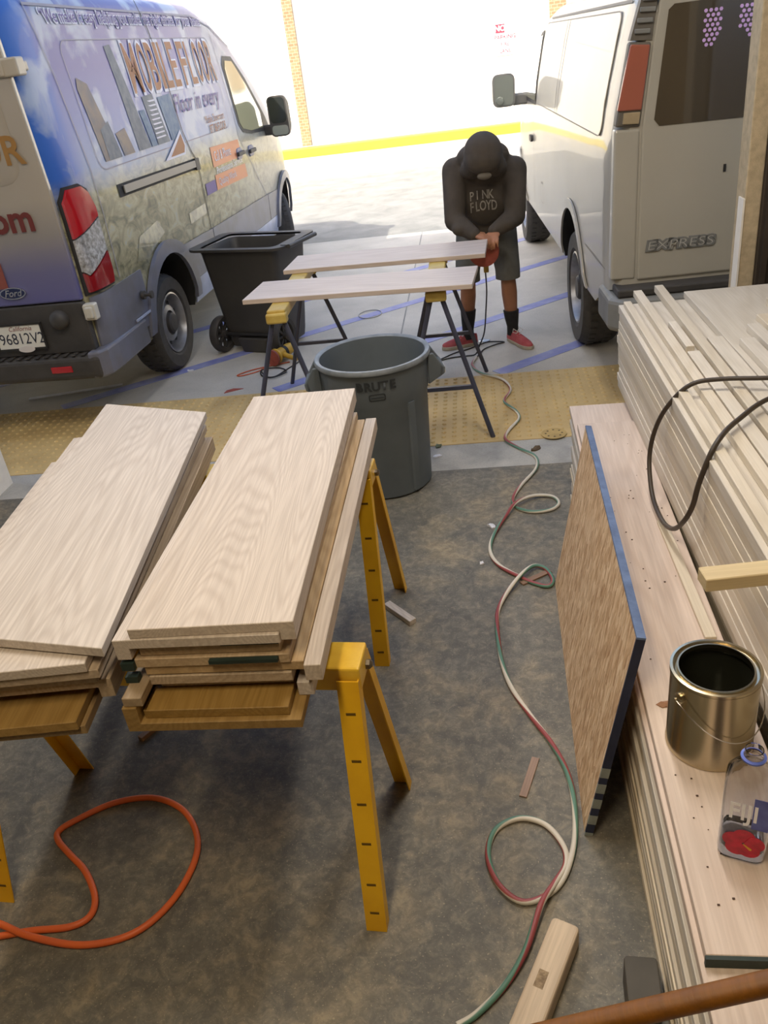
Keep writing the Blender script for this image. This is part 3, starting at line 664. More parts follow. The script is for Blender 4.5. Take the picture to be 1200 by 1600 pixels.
V.patch('printed_photo', [(1.85, 0.95), (1.85, 1.03), (2.26, 1.04), (2.26, 0.96)], M_pdk, S, off=0.003)

# ---- white van (right)
hE = R(-2.24); WE = 2.0
cE = Vector((0.70, 4.45, 0)) + Vector((math.cos(hE), -math.sin(hE), 0)) * WE / 2
ve = empty('panel_van', cE, -hE, 'plain white panel van with grey bumper on the right', 'van')
topE = [(0, 2.05), (0.06, 2.11), (0.3, 2.14), (3.0, 2.14), (3.3, 2.10), (3.6, 1.95), (4.35, 1.42), (4.5, 1.34), (5.2, 1.2), (5.45, 1.08), (5.55, 0.9), (5.6, 0.75)]
insE = [(0.4, 0.05), (0.6, 0.01), (0.8, 0.0), (1.35, 0.0), (1.6, 0.03), (1.9, 0.09), (2.14, 0.15)]
corE = [(0, 0.06), (0.02, 0.035), (0.06, 0.012), (0.12, 0.0), (4.6, 0.0), (5.1, 0.05), (5.4, 0.14), (5.6, 0.3)]
botE = [(0, 0.72), (0.1, 0.70), (0.6, 0.50), (4.9, 0.48), (5.6, 0.5)]
usE = [0, 0.01, 0.02, 0.04, 0.06, 0.12, 0.3, 0.6, 1.35, 2.2, 3.0, 3.15, 3.3, 3.45, 3.6, 3.9, 4.2, 4.35, 4.5, 4.8, 5.0, 5.2, 5.35, 5.45, 5.5, 5.55, 5.58, 5.6]
E_ = Van(ve, WE, topE, insE, corE, botE, usE, 0.13)
M_vw = plain('van_white_paint', (172, 167, 154), 0.42, var=0.03, scale=2, coat=0.4, spec=0.4, bstr=0.0)
M_vgrey = plain('bumper_grey', (128, 128, 124), 0.5, scale=6)
E_.body(M_vw, [(1.35, 0.43, 0.49), (4.78, 0.43, 0.48)], M_well)
for sd in (1, -1):
    arch_lip(E_, 'wheel_arch', 1.35, 0.43, 0.485, 0.545, 0.52, M_vw, sd, 0.004, 0.012)
    arch_lip(E_, 'wheel_arch', 4.78, 0.43, 0.475, 0.53, 0.50, M_vw, sd, 0.004, 0.012)
    wheel(ve, sd * (WE / 2 - 0.15), 1.35, 0.385, 0.385, 0.25, sd)
    wheel(ve, sd * (WE / 2 - 0.15), 4.78, 0.385, 0.385, 0.25, sd)
S = -1
rr = rrect(0.36, 3.2, 1.44, 2.0, 0.07)
M_gap = flat('van_gap_grey', (140, 134, 122), 0.6)
E_.patch('side_panel', rr, M_vw, S, off=0.002, thick=0.005)
line(E_, 'panel_pressing', rr + [rr[0]], 0.006, M_gap, S, 0.0085)
line(E_, 'panel_pressing', [(2.02, 2.0), (2.02, 1.44)], 0.012, M_gap, S, 0.0085)
line(E_, 'panel_pressing', [(2.12, 2.0), (2.12, 1.44)], 0.012, M_gap, S, 0.0085)
line(E_, 'roof_gutter', [(0.2, 2.035), (3.05, 2.03)], 0.014, M_gap, S, 0.004)
line(E_, 'body_crease', [(0.15, 0.80), (0.8, 0.80)], 0.006, M_gap, S, 0.002)
line(E_, 'door_seam', [(3.42, 2.0), (3.40, 1.42), (3.44, 0.9), (3.56, 0.6)], 0.009, M_gap, S, 0.004)
E_.patch('door_handle', rrect(3.46, 3.60, 1.12, 1.17, 0.02), M_dkpl, S, off=0.004, thick=0.02)
fl = rrect(2.83, 2.99, 0.70, 0.86, 0.05); line(E_, 'fuel_flap', fl + [fl[0]], 0.008, M_gap, S, 0.004)
E_.patch('side_window', [(3.30, 1.42), (3.34, 1.96), (3.5, 1.94), (4.05, 1.55), (4.18, 1.42)], M_dkpl, S, off=0.004)
E_.patch('window_glass', [(3.33, 1.45), (3.37, 1.92), (3.5, 1.91), (4.0, 1.54), (4.1, 1.45)], M_glassf, S, off=0.008)
mo = mirror(E_, -WE / 2 - 0.08, 3.95, 1.52, -1, 0.2, 0.27, M_mirr, M_vgrey, ve)
MB().lathe([(0.035, 0), (0.03, 0.012), (0.0, 0.016)], 16, Matrix.Translation((-WE / 2 - 0.14 - 0.1, 3.945, 1.44)) @ Matrix.Rotation(R(90), 4, 'X'), cap=False).build('spotter_mirror', M_mirr, mo, smooth=60)
# rear of the white van
def rx(v): return -WE / 2 + v
M_lens = NT('faded_red_lens').set(lin((160, 92, 74)), 0.3, coat=0.4)
M_lens2 = plain('faded_clear_lens', (176, 158, 126), 0.3, coat=0.4)
M_vent = plain('vent_grey', (104, 98, 88), 0.6)
for sd in (-1, 1):
    q = lambda v: sd * (WE / 2 - v)
    ln = MB().loft([[(q(v), yy, z) for v, z in ((-0.012 + 0.02, 1.515), (0.125, 1.505), (0.165, 1.86), (0.065, 1.87))] for yy in (0.05, -0.012)]).build('tail_light', M_vent, ve, bevel=0.01)
    MB().loft([[(q(v), yy, z) for v, z in ((0.014, 1.585), (0.128, 1.58), (0.158, 1.85), (0.068, 1.86))] for yy in (0.0, -0.022)]).build('red_lens', M_lens, ln, bevel=0.006)
    MB().loft([[(q(v), yy, z) for v, z in ((0.04, 1.525), (0.118, 1.52), (0.124, 1.572), (0.045, 1.575))] for yy in (0.0, -0.022)]).build('reverse_lens', M_lens2, ln, bevel=0.004)
    vn = MB().loft([[(q(v), yy, z) for v, z in ((0.068, 1.875), (0.167, 1.868), (0.19, 2.06), (0.12, 2.06))] for yy in (0.05, -0.006)]).build('air_vent', M_vent, ve)
    for i in range(4):
        z = 1.90 + i * 0.042
        MB().loft([[(q(v + (z - 1.875) * 0.25), yy, zz) for v, zz in ((0.08, z), (0.15, z - 0.004), (0.15, z + 0.016), (0.08, z + 0.02))] for yy in (-0.004, -0.02)]).build('vent_slat', M_vgrey, vn, bevel=0.004)
    MB().loft([[(q(v), yy, z) for v, z in ((0.0, 0.775), (0.128, 0.77), (0.128, 1.495), (0.005, 1.503))] for yy in (0.06, -0.006)]).build('corner_panel', M_vw, ve, bevel=0.012, seg=3)
    P = [(0.136, 0.765), (0.994, 0.765), (0.994, 2.06), (0.20, 2.06), (0.172, 1.86), (0.136, 1.50)]
    dr = MB().loft([[(q(v), yy, z) for v, z in P] for yy in (0.02, -0.012)]).build('rear_door', M_vw, ve, bevel=0.01)
    W_ = [(0.215, 1.50), (0.19, 1.53), (0.235, 1.98), (0.26, 2.0), (0.90, 2.0), (0.92, 1.97), (0.92, 1.52), (0.90, 1.49)]
    gl = MB().loft([[(q(v), yy, z) for v, z in W_] for yy in (-0.008, -0.015)]).build('rear_window', M_glassd, dr)
    if sd < 0:
        # purple perforated panel showing through the glass
        M_lil = flat('lilac_panel', (206, 170, 224), 0.4); hx = MB()
        for i in range(14):
            for j in range(9):
                v = 0.40 + i * 0.0225 + (j % 2) * 0.011; z = 1.80 + j * 0.0195
                if 0.475 < v < 0.555 or (z < 1.86 and (v > 0.46 and v < 0.58)) or z < 1.80 + abs(v - 0.52) * -0.3 + 0.04 + (0.0 if v < 0.5 else 0.02): continue
                hx.lathe([(0.0085, 0), (0.0085, 0.002)], 6, Matrix.Translation((q(v), -0.0152, z)) @ Matrix.Rotation(R(90), 4, 'X'))
        tag(hx.build('perforation_dots', M_lil, gl), kind='stuff')
        text_obj('emblem_lettering', 'EXPRESS', 0.1, M_vgrey, dr, Tm(q(0.345), -0.016, 0.935), bold=0.012, shear=0.1, sx=0.9, sy=0.62, extrude=0.004)
        text_obj('emblem_lettering', 'EXPRESS', 0.1, flat('emblem_inner', (176, 174, 166), 0.4), dr, Tm(q(0.345), -0.021, 0.935), bold=-0.002, shear=0.1, sx=0.9, sy=0.62)
        MB().box((q(0.54), -0.014, 1.275), (0.012, 0.006, 0.035)).build('door_lock', M_seam, dr)
MB().loft([[(x, y, z) for x, y in ((-1.02, 0.25), (-1.02, -0.06), (-0.96, -0.14), (0.96, -0.14), (1.02, -0.06), (1.02, 0.25), (0.9, 0.25), (0.9, 0.05), (-0.9, 0.05), (-0.9, 0.25))] for z in (0.52, 0.70)]).build('rear_bumper', M_vgrey, ve, bevel=0.03, seg=3)
MB().mm(-0.98, 0.98, -0.1, 0.05, 0.703, 0.745).build('bumper_pad', M_dkpl, ve, bevel=0.01)
# ------------------------------------------------------------------ boards and saw horses
W_oak = wood('white_oak', (198, 186, 172), (160, 143, 127), 0.42, 78, 0.3, tint=0.1)
W_pale = wood('raw_pale_oak', (212, 202, 184), (190, 176, 152), 0.35, 16, 0.2, tint=0.22)
W_end = wood('oak_warm_lit', (158, 132, 92), (126, 100, 64), 0.5, 30, 0.3)  # same oak, with the warm light on the lower layers put into its colour
W_mid = wood('oak_shaded', (184, 162, 132), (150, 126, 96), 0.5, 40, 0.3, tint=0.12)  # same oak darkened, shade on the middle layers painted in
W_pink = wood('pink_oak_board', (206, 192, 180), (180, 162, 148), 0.4, 18, 0.25, tint=0.12)
W_pine = wood('yellow_pine', (222, 196, 136), (190, 156, 96), 0.4, 12, 0.2)
W_old = wood('weathered_wood', (196, 172, 138), (150, 126, 96), 0.4, 10, 0.3)
W_brn = wood('brown_broom_wood', (124, 84, 48), (92, 60, 34), 0.5, 14, 0.3)
W_walnut = wood('walnut_strip', (150, 124, 104), (112, 90, 74), 0.4, 14, 0.3)
M_pad = plain('dark_green_tape', (36, 52, 46), 0.6, scale=20)
M_yel = plain('saw_horse_yellow', (238, 186, 30), 0.42, c2=(216, 160, 22), scale=5, bstr=0.08)
M_yel2 = plain('saw_horse_worn_top', (240, 200, 66), 0.35, c2=(214, 162, 34), scale=8, bstr=0.1)
M_bolt = flat('bolt_steel', (120, 112, 100), 0.35, 0.9)
ORD = ['topmost', 'second', 'third', 'fourth', 'fifth', 'sixth', 'seventh', 'eighth', 'ninth', 'tenth', 'eleventh', 'twelfth', 'thirteenth', 'fourteenth', 'fifteenth', 'sixteenth', 'seventeenth', 'eighteenth', 'nineteenth', 'twentieth', 'twenty-first', 'twenty-second', 'twenty-third', 'twenty-fourth', 'twenty-fifth', 'twenty-sixth']

def board_mesh(w, L, t, lip=0, drop=0.0, lipw=0.034, groove=False):
    """board along +y from its near end, x 0..w, z 0..t ; lip -1 left / +1 right edge, thickened by drop (down if >0, up if <0)"""
    mb = MB()
    if lip == 0 or drop == 0: mb.mm(0, w, 0, L, 0, t); return mb
    z0, z1 = (-drop, t) if drop > 0 else (0, t - drop)
    g = 0.0015
    if drop > 0: P = [(0, 0), (w - lipw, 0), (w - lipw, -drop), (w, -drop), (w, t), (0, t)]
    else: P = [(0, 0), (w, 0), (w, t - drop), (w - lipw, t - drop), (w - lipw, t), (0, t)]
    if lip < 0: P = [(w - x, z) for x, z in P][::-1]
    n = len(P)
    vs = [(x, 0, z) for x, z in P] + [(x, L, z) for x, z in P]
    mb.add(vs, [tuple(range(n - 1, -1, -1)), tuple(range(n, 2 * n))] + [(i, (i + 1) % n, n + (i + 1) % n, n + i) for i in range(n)])
    return mb

def put_board(name, w, L, t, loc, rz, mat, label, group, lip=0, drop=0.0, cat='board', bevel=0.0015, lipw=0.034):
    o = board_mesh(w, L, t, lip, drop, lipw).build(name, mat, None, loc, rz, bevel=bevel, seg=1)
    return tag(o, label, cat, group)

# right stack: (x0, x1, z0, y0, y1, lip, drop)
RS = [(-0.835, -0.435, 0.712, 1.295, 2.66, -1, -0.045), (-0.795, -0.462, 0.7365, 1.31, 2.70, 0, 0), (-0.775, -0.463, 0.7625, 1.385, 2.66, 0, 0), (-0.785, -0.455, 0.789, 1.362, 2.66, 0, 0),
      (-0.79, -0.425, 0.816, 1.365, 2.68, 0, 0), (-0.805, -0.452, 0.8415, 1.36, 2.69, 0, 0), (-0.792, -0.47, 0.867, 1.37, 2.66, 0, 0),
      (-0.838, -0.462, 0.9015, 1.352, 2.68, -1, 0.03), (-0.797, -0.428, 0.9265, 1.356, 2.70, 1, 0.024)]
n = len(RS)
for i, (x0, x1, z0, y0, y1, lp, dp) in enumerate(RS):
    k = n - 1 - i
    put_board('oak_tread', x1 - x0, y1 - y0, 0.0245, (x0, y0, z0), R(random.uniform(-0.25, 0.25)) if i < 8 else R(0.9), W_oak if i > 6 else W_mid if i > 1 else W_end,
              '%s oak stair tread of the stack on the yellow saw horses nearer the grey bin' % ORD[k] if k else 'wide pale oak stair tread with wavy grain topping the stack nearer the grey bin', 'oak treads in the right-hand stack', lp, dp)
put_board('oak_nosing', 0.036, 1.29, 0.038, (-0.452, 1.37, 0.7375), 0, W_oak, 'narrow oak nosing strip low at the right side of the tread stack', 'oak treads in the right-hand stack', cat='wood strip')
put_board('oak_nosing', 0.038, 1.34, 0.044, (-0.424, 1.355, 0.7925), 0, W_oak, 'square oak nosing strip along the outer right side of the tread stack', 'oak treads in the right-hand stack', cat='wood strip')
put_board('oak_block', 0.045, 0.12, 0.024, (-0.83, 1.30, 0.782), 0, W_end, 'small oak block tucked under the left edge of the tread stack', None, cat='wood block')
for j, (x0, x1, z0, z1, y0, lb) in enumerate(((-0.60, -0.47, 0.8925, 0.901, 1.362, 'upper dark green tape strip on the end of the tread stack'), (-0.63, -0.475, 0.855, 0.864, 1.354, 'lower dark green tape strip on the end of the tread stack'), (-0.835, -0.805, 0.842, 0.862, 1.35, 'small dark green tape square at the left edge of the tread stack'), (-0.835, -0.805, 0.807, 0.824, 1.35, 'lowest dark green tape square at the left corner of the tread stack'))):
    tag(MB().mm(0, x1 - x0, 0, 0.02 if j > 1 else 0.012, 0, z1 - z0).build('tape_strip', M_pad, None, (x0, y0 - (0.008 if j == 1 else 0), z0)), lb, 'tape', 'green tape strips')
# left stack, turned a little; local x to the left is negative
LS = [(-0.55, -0.085, 0.712, -0.03, 1.36, 0, 0), (-0.52, -0.095, 0.7365, -0.045, 1.33, 0, 0), (-0.45, -0.022, 0.7905, 0.03, 1.36, 1, 0.029),
      (-0.50, -0.045, 0.8155, 0.02, 1.34, 0, 0), (-0.46, -0.028, 0.8405, 0.0, 1.36, 1, 0.0), (-0.49, -0.048, 0.866, -0.01, 1.31, 0, 0), (-0.43, -0.004, 0.8945, 0.0, 1.36, 0, 0)]
ang = R(5.6); base = Vector((-0.852, 1.335, 0)); n = len(LS)
for i, (x0, x1, z0, y0, y1, lp, dp) in enumerate(LS):
    k = n - 1 - i; p = base + Matrix.Rotation(ang, 3, 'Z') @ Vector((x0, y0, 0))
    put_board('oak_tread', x1 - x0, y1 - y0, 0.0245, (p.x, p.y, z0), ang + R(random.uniform(-0.5, 0.5) if i < 6 else 0.3), W_oak if i > 4 else W_mid if i > 1 else W_end,
              '%s oak stair tread of the stack beside the left edge of the picture' % ORD[k] if k else 'pinkish oak stair tread topping the stack at the left edge', 'oak treads in the left-hand stack', lp, dp)
    if i == n - 1:      # both ends of the top tread are cut on a skew
        ob = col.objects[-1]; me_ = ob.data; wv_ = x1 - x0
        for vv in me_.vertices:
            f_ = 1 - vv.co.x / wv_
            vv.co.y = (0.125 * f_) if vv.co.y < 0.5 else (1.34 + 0.21 * f_)
p = base + Matrix.Rotation(ang, 3, 'Z') @ Vector((-0.52, 0.55, 0))
put_board('oak_offcut', 0.045, 0.62, 0.024, (p.x - 0.02, p.y, 0.841), ang, W_oak, 'oak strip poking out left of the left tread stack', None, cat='wood strip')

# yellow folding steel saw horse
def yellow_horse(loc, rz, Ln, label, zt=0.712, y_n=-0.235, y_f=0.235):
    e = empty('saw_horse', loc, rz, label, 'saw horse', 'yellow steel saw horses')
    MB().loft([[(x, -0.055, 0), (x, 0.055, 0), (x, 0.052, 0.068), (x, -0.052, 0.068)] for x in (0, Ln)], M=Matrix.Translation((0, 0, zt - 0.068))).build('beam', M_yel2, e, bevel=0.006)
    for sx, x in ((1, Ln - 0.03), (-1, 0.03)):
        for sy, yf in ((-1, y_n), (1, y_f)):
            top = Vector((x, sy * 0.05, zt - 0.03)); ft = Vector((x + sx * 0.02, yf, 0.0))
            d = ft - top; wv = Vector((1, 0, 0)); nv = Vector((0, sy, 0))
            leg = MB()
            hw = 0.027
            # angle section: wide face outward, flange turned inward
            sec = [(-hw, 0), (hw, 0), (hw, -0.035), (hw - 0.004, -0.035), (hw - 0.004, -0.004), (-hw, -0.004)] if sx > 0 else [(-hw, 0), (hw, 0), (hw, -0.004), (-hw + 0.004, -0.004), (-hw + 0.004, -0.035), (-hw, -0.035)]
            rings = []
            for t in (0.0, 1.0):
                c = top + d * t
                rings.append([tuple(c + wv * a + nv * (b + 0.014)) for a, b in sec])
            for r_ in rings[1:]:
                for q in range(len(r_)): r_[q] = (r_[q][0], r_[q][1], 0.0005)
            leg.loft(rings)
            lo = leg.build('leg', M_yel, e)
            for t in (0.12, 0.3, 0.47, 0.63, 0.8, 0.92):
                c = top + d * t + nv * 0.0145
                Ms = frame(c, nv, d)
                MB().box((0, 0, 0), (0.024, 0.008, 0.0015), Ms).build('punched_slot', M_walkdk, lo)
        MB().lathe([(0.013, 0), (0.013, 0.01), (0.007, 0.016), (0.0, 0.017)], 6, Matrix.Translation((x + sx * 0.03, 0.02, zt - 0.045)) @ Matrix.Rotation(R(90 * sx), 4, 'Y'), cap=False).build('bolt', M_bolt, e)
    return e
M_walkdk = flat('punched_metal', (120, 92, 24), 0.5, 0.3)
# near horse: right end (-0.33,1.53) left end about (-1.40,1.61)
a = math.atan2(-0.08, 1.07)
yellow_horse((-1.425, 1.615, 0), a, 1.10, 'yellow steel saw horse under the near ends of the treads')
yellow_horse((-1.47, 2.655, 0), a, 1.07, 'yellow steel saw horse under the far ends of the treads')

# far saw horses: yellow heads, dark blue tube legs, beam running away from the camera
M_leg = plain('dark_blue_tube', (66, 68, 84), 0.45, scale=9)
M_head = plain('worn_yellow_head', (206, 180, 96), 0.5, c2=(180, 146, 60), scale=10)
def tube_horse(x, y0, y1, zt, label, splay=0.26, ry=0.1):
    e = empty('trestle', (x, (y0 + y1) / 2, 0), R(0.5), label, 'trestle', 'blue legged trestles')
    h = (y1 - y0) / 2
    MB().mm(-0.05, 0.05, -h, h, zt - 0.055, zt).build('beam', M_head, e, bevel=0.008)
    for sy in (-1, 1):
        MB().mm(-0.056, 0.056, sy * (h - 0.01) - 0.03, sy * (h - 0.01) + 0.03, zt - 0.07, zt - 0.015).build('head', M_head, e, bevel=0.01)
        for sx in (-1, 1):
            t0 = Vector((sx * 0.03, sy * (h - 0.02), zt - 0.06)); ft = Vector((sx * splay, sy * (h + ry), 0.002))
            MB().cyl(t0, ft, 0.014, 8).build('leg', M_leg, e, smooth=60)
        t = 0.62; yy = sy * (h - 0.02 + (ry + 0.02) * t); xx = 0.03 + (splay - 0.03) * t; zz = (zt - 0.06) * (1 - t)
        MB().box((0, yy, zz), (2 * xx, 0.02, 0.022)).build('cross_bar', M_leg, e)
    return e
ZP = 0.845
tube_horse(-0.225, 4.36, 5.22, ZP, 'blue legged trestle under the right ends of the two planks')
tube_horse(-1.07, 4.22, 5.30, ZP, 'blue legged trestle under the left ends of the two planks')
def plank(corners, z, t, label):
    (xa, ya), (xb, yb), w = corners
    L = math.hypot(xb - xa, yb - ya); an = math.atan2(yb - ya, xb - xa) - math.pi / 2
    o = board_mesh(w, L, t).build('plank', W_pink, None, (xa, ya, z), an, bevel=0.002, seg=1)
    return tag(o, label, 'plank', 'planks on the trestles')
# given by left-near -> right-near edge; width extends to local +x (towards camera) so start from far edge
plank(((-1.247, 4.775), (0.011, 4.658), 0.385), ZP + 0.001, 0.026, 'nearer long oak plank across the two trestles')
plank(((-1.148, 5.398), (0.082, 5.321), 0.385), ZP + 0.001, 0.026, 'farther long oak plank being sanded on the trestles')

# ------------------------------------------------------------------ lumber stacks on the right
ang = R(-1.25)
def rot(x, y, a=ang, o=(0.33, 0.9)):
    v = Matrix.Rotation(a, 3, 'Z') @ Vector((x, y, 0)); return v.x + o[0], v.y + o[1]
nL = 17; th = 0.4735 / nL
for i in range(nL):
    dx = random.uniform(-0.006, 0.008); y0 = -0.62 + random.uniform(-0.02, 0.02); y1 = 2.60 + random.uniform(-0.05, 0.03)
    if i == nL - 1: y1 = 2.62; dx = -0.004
    k = nL - i
    x, y = rot(dx, y0)
    put_board('oak_board', 0.258 + random.uniform(-0.004, 0.002), y1 - y0, th - 0.0012, (x, y, i * th + 0.0006), ang, W_pale if i < nL - 1 else W_pink,
              'long oak board in the low stack, %s from its top' % ORD[k], 'boards of the low lumber stack')
x, y = rot(0.006, 0.02)
put_board('oak_board', 0.243, 2.34, 0.0265, (x, y, 0.4735), ang, W_pink, 'wide pinkish board topping the low stack, carrying the paint can', 'boards of the low lumber stack')
x, y = rot(0.004, 0.012)
tag(MB().mm(0, 0.243, 0, 0.008, 0, 0.024).build('tape_strip', M_pad, None, (x, y, 0.4745), ang), 'dark green tape strip on the near end of the board under the bottle', 'tape', 'green tape strips')
x, y = rot(0.20, 0.90)
put_board('oak_sliver', 0.03, 0.62, 0.012, (x, y, 0.5005), ang + R(1.5), W_pale, 'thin splintered oak strip lying along the board by the tall stack', None, cat='wood strip')
# tall stack
nT = 25; th = 0.885 / nT
for i in range(nT):
    k = nT - i
    dx = random.uniform(-0.005, 0.006) + (0.05 if i < 14 else 0); y1 = 3.66 + random.uniform(-0.035, 0.02); y0 = 0.1
    put_board('oak_plank', 1.10 - dx, y1 - y0, th - 0.001, (0.614 + dx, y0, i * th + 0.0005), 0, W_pale,
              'wide oak plank in the tall stack, %s from its top' % ORD[k - 1] if k > 1 else 'uppermost wide oak plank of the tall stack, under the loose strips', 'panels of the tall lumber stack')
zt = 0.886
put_board('oak_plank', 0.60, 3.4, 0.028, (0.905, 0.25, zt), R(0.3), W_pale, 'smooth pale plank lying highest on the tall stack near the jamb', 'panels of the tall lumber stack')
TS = [(0.625, 0.4, 3.60, 0.03, 0.022, 0, 'flat edge'), (0.690, 0.5, 3.74, 0.036, 0.026, 0, 'long square'), (0.735, 0.5, 2.92, 0.042, 0.022, 0, 'short wide'), (0.772, 1.9, 3.22, 0.03, 0.030, 0, 'stubby'), (0.782, 0.4, 3.78, 0.036, 0.03, 1.2, 'long slanting'),
      (0.835, 0.4, 3.05, 0.055, 0.024, 0, 'dark ended')]
for i, (x0, y0, y1, wd, t, rz, ad) in enumerate(TS):
    if i == 3: y0, y1 = 2.95, 3.25; x0 = 0.738
    put_board('oak_strip', wd, y1 - y0, t, (x0, y0, zt), R(-rz * 0.1), W_pale, '%s oak strip on the tall stack, %s from its left edge' % (ad, ('first', 'second', 'third', 'fourth', 'fifth', 'sixth')[i]), 'loose strips on the tall stack', cat='wood strip')
for i, (x0, y0, y1, wd, t, ad) in enumerate(((0.925, 0.5, 2.92, 0.05, 0.026, 'dusty white'), (0.99, 0.5, 3.06, 0.045, 0.03, 'yellow edged'), (1.06, 0.5, 3.18, 0.05, 0.024, 'broad pale'), (1.15, 0.6, 3.36, 0.045, 0.03, 'rough sawn'), (1.22, 0.6, 3.24, 0.06, 0.026, 'double width'), (1.31, 0.6, 3.6, 0.05, 0.034, 'thick square'), (1.39, 0.6, 3.5, 0.06, 0.03, 'outermost'))):
    put_board('oak_strip', wd, y1 - y0, t, (x0, y0, zt + 0.0285), R(0.3), W_pale, '%s oak strip, %s from the left on the raised plank by the jamb' % (ad, ('first', 'second', 'third', 'fourth', 'fifth', 'sixth', 'seventh')[i]), 'loose strips on the raised panel', cat='wood strip')
# pine batten poking out over the low stack
o = MB().mm(0, 0.5, 0, 0.05, 0, 0.032).build('pine_batten', wood('pine_batten_wood', (226, 202, 144), (196, 164, 104), 0.4, 12, 0.2, axis='X'), None, (0.437, 1.455, zt + 0.023), R(6), bevel=0.002, seg=1)
tag(o, 'yellow pine batten jutting from the tall stack above the paint can', 'batten')

# OSB panel leaning on the low stack
def mk_osb():
    t = NT('strand_board'); v = t.coords((1, 16, 3.5)); a = t.noise(v, 3.0, 3, 0.65, 1.2); b = t.noise(t.coords((1, 34, 9)), 3.0, 3, 0.6, 1.5)
    v3 = t.node('ShaderNodeTexVoronoi'); v3.inputs['Scale'].default_value = 9; t.link(t.coords((1, 11, 2.6)), v3.inputs['Vector']); v3.inputs['Randomness'].default_value = 1.0
    k = t.ramp(a, [(0.36, lin((158, 118, 80))), (0.5, lin((210, 174, 132))), (0.62, lin((238, 212, 176)))])
    k = t.mix(t.math('MULTIPLY', t.ramp(b, [(0.45, (0, 0, 0)), (0.65, (1, 1, 1))]), 0.5), k, lin((214, 184, 146)))
    sv3 = t.node('ShaderNodeSeparateColor'); t.link(v3.outputs['Color'], sv3.inputs[0])
    k = t.mix(0.5, k, t.ramp(sv3.outputs[0], [(0.1, lin((164, 124, 86))), (0.5, lin((206, 170, 128))), (0.9, lin((236, 210, 174)))]))
    return t.set(k, 0.7, bump=a, bstr=0.4, bdist=0.003)
M_osb = mk_osb()
M_navy = plain('navy_edge_paint', (40, 46, 74), 0.6, scale=14); M_bluedge = plain('blue_edge_paint', (104, 124, 160), 0.5, c2=(80, 96, 128), scale=20)
M_tape = plain('pale_edge_paint', (150, 156, 150), 0.6, scale=20)
e = empty('strand_board_panel', (0.207, 1.575, 0.0), 0, 'rough strand board panel with blue painted edge leaning on the low stack', 'panel')
lean = math.atan2(0.118, 0.70); Hh = 0.712; LB = 1.225
Ml = Matrix.Rotation(R(-1.7), 4, 'Z') @ Matrix.Rotation(lean, 4, 'Y')
MB().mm(0, 0.021, 0.006, LB, 0.001, Hh - 0.005).build('board', M_osb, e, M=Ml)
MB().mm(-0.0005, 0.0215, 0, LB, Hh - 0.006, Hh).build('top_edge_paint', M_bluedge, e, M=Ml)
ed = MB().mm(-0.0005, 0.0215, 0.0, 0.0065, 0.002, Hh - 0.006).build('near_edge_paint', M_navy, e, M=Ml)
for z0 in (0.002, 0.05, 0.115, 0.175, 0.235): MB().mm(-0.001, 0.022, -0.0008, 0.006, z0, z0 + (0.035 if z0 > 0.01 else 0.012)).build('paint_mark', M_tape, ed)

# ------------------------------------------------------------------ paint can, bottle, cable, broom handle
def mk_tin():
    t = NT('tin_plate'); return t.set(lin((196, 184, 156)), 0.24, 1.0)
M_tin = mk_tin(); M_inside = plain('can_inside', (74, 76, 66), 0.25, 0.7, scale=5); M_paint = plain('dark_varnish', (66, 62, 44), 0.12, scale=9, coat=1.0)
e = empty('paint_can', (0.468, 1.435, 0.5005), R(28), 'open shiny metal paint can with wire handle on the low stack', 'can')
r, h = 0.094, 0.222
MB().lathe([(r - 0.003, 0), (r + 0.0015, 0.002), (r + 0.0015, 0.007), (r, 0.009), (r, h - 0.014), (r + 0.002, h - 0.012), (r + 0.002, h - 0.006), (r - 0.002, h - 0.004)], 64, cap=False).build('shell', M_tin, e, smooth=40)
MB().lathe([(r + 0.002, h - 0.008), (r + 0.002, h), (r - 0.004, h + 0.001), (r - 0.006, h - 0.006), (r - 0.011, h - 0.007), (r - 0.013, h), (r - 0.0165, h), (r - 0.0175, h - 0.01)], 64, cap=False).build('rim', M_tin, e, smooth=40)
MB().lathe([(r - 0.0165, h - 0.002), (r - 0.014, h - 0.02), (r - 0.004, h - 0.03), (r - 0.004, 0.004), (0.001, 0.003)], 64, cap=False).build('inside', M_inside, e, smooth=40)
MB().lathe([(r - 0.0045, 0.075), (0.001, 0.076)], 48, cap=False).build('varnish', M_paint, e)
for sx in (-1, 1): MB().lathe([(0.013, 0), (0.013, 0.006), (0.009, 0.01), (0.004, 0.011), (0.004, 0.016), (0.0, 0.017)], 16, Matrix.Translation((sx * (r - 0.001), 0, h - 0.045)) @ Matrix.Rotation(R(90 * sx), 4, 'Y'), cap=False).build('ear', M_tin, e, smooth=40)
hp = []
for i in range(25):
    a = math.pi * i / 24; hp.append(((r + 0.013) * math.cos(a), -(r + 0.012) * math.sin(a) * 0.98 - 0.002, h - 0.045 - 0.085 * math.sin(a) ** 1.3))
MB().tube(hp, 0.0014, 6).build('wire_handle', M_chrome, e, smooth=60)

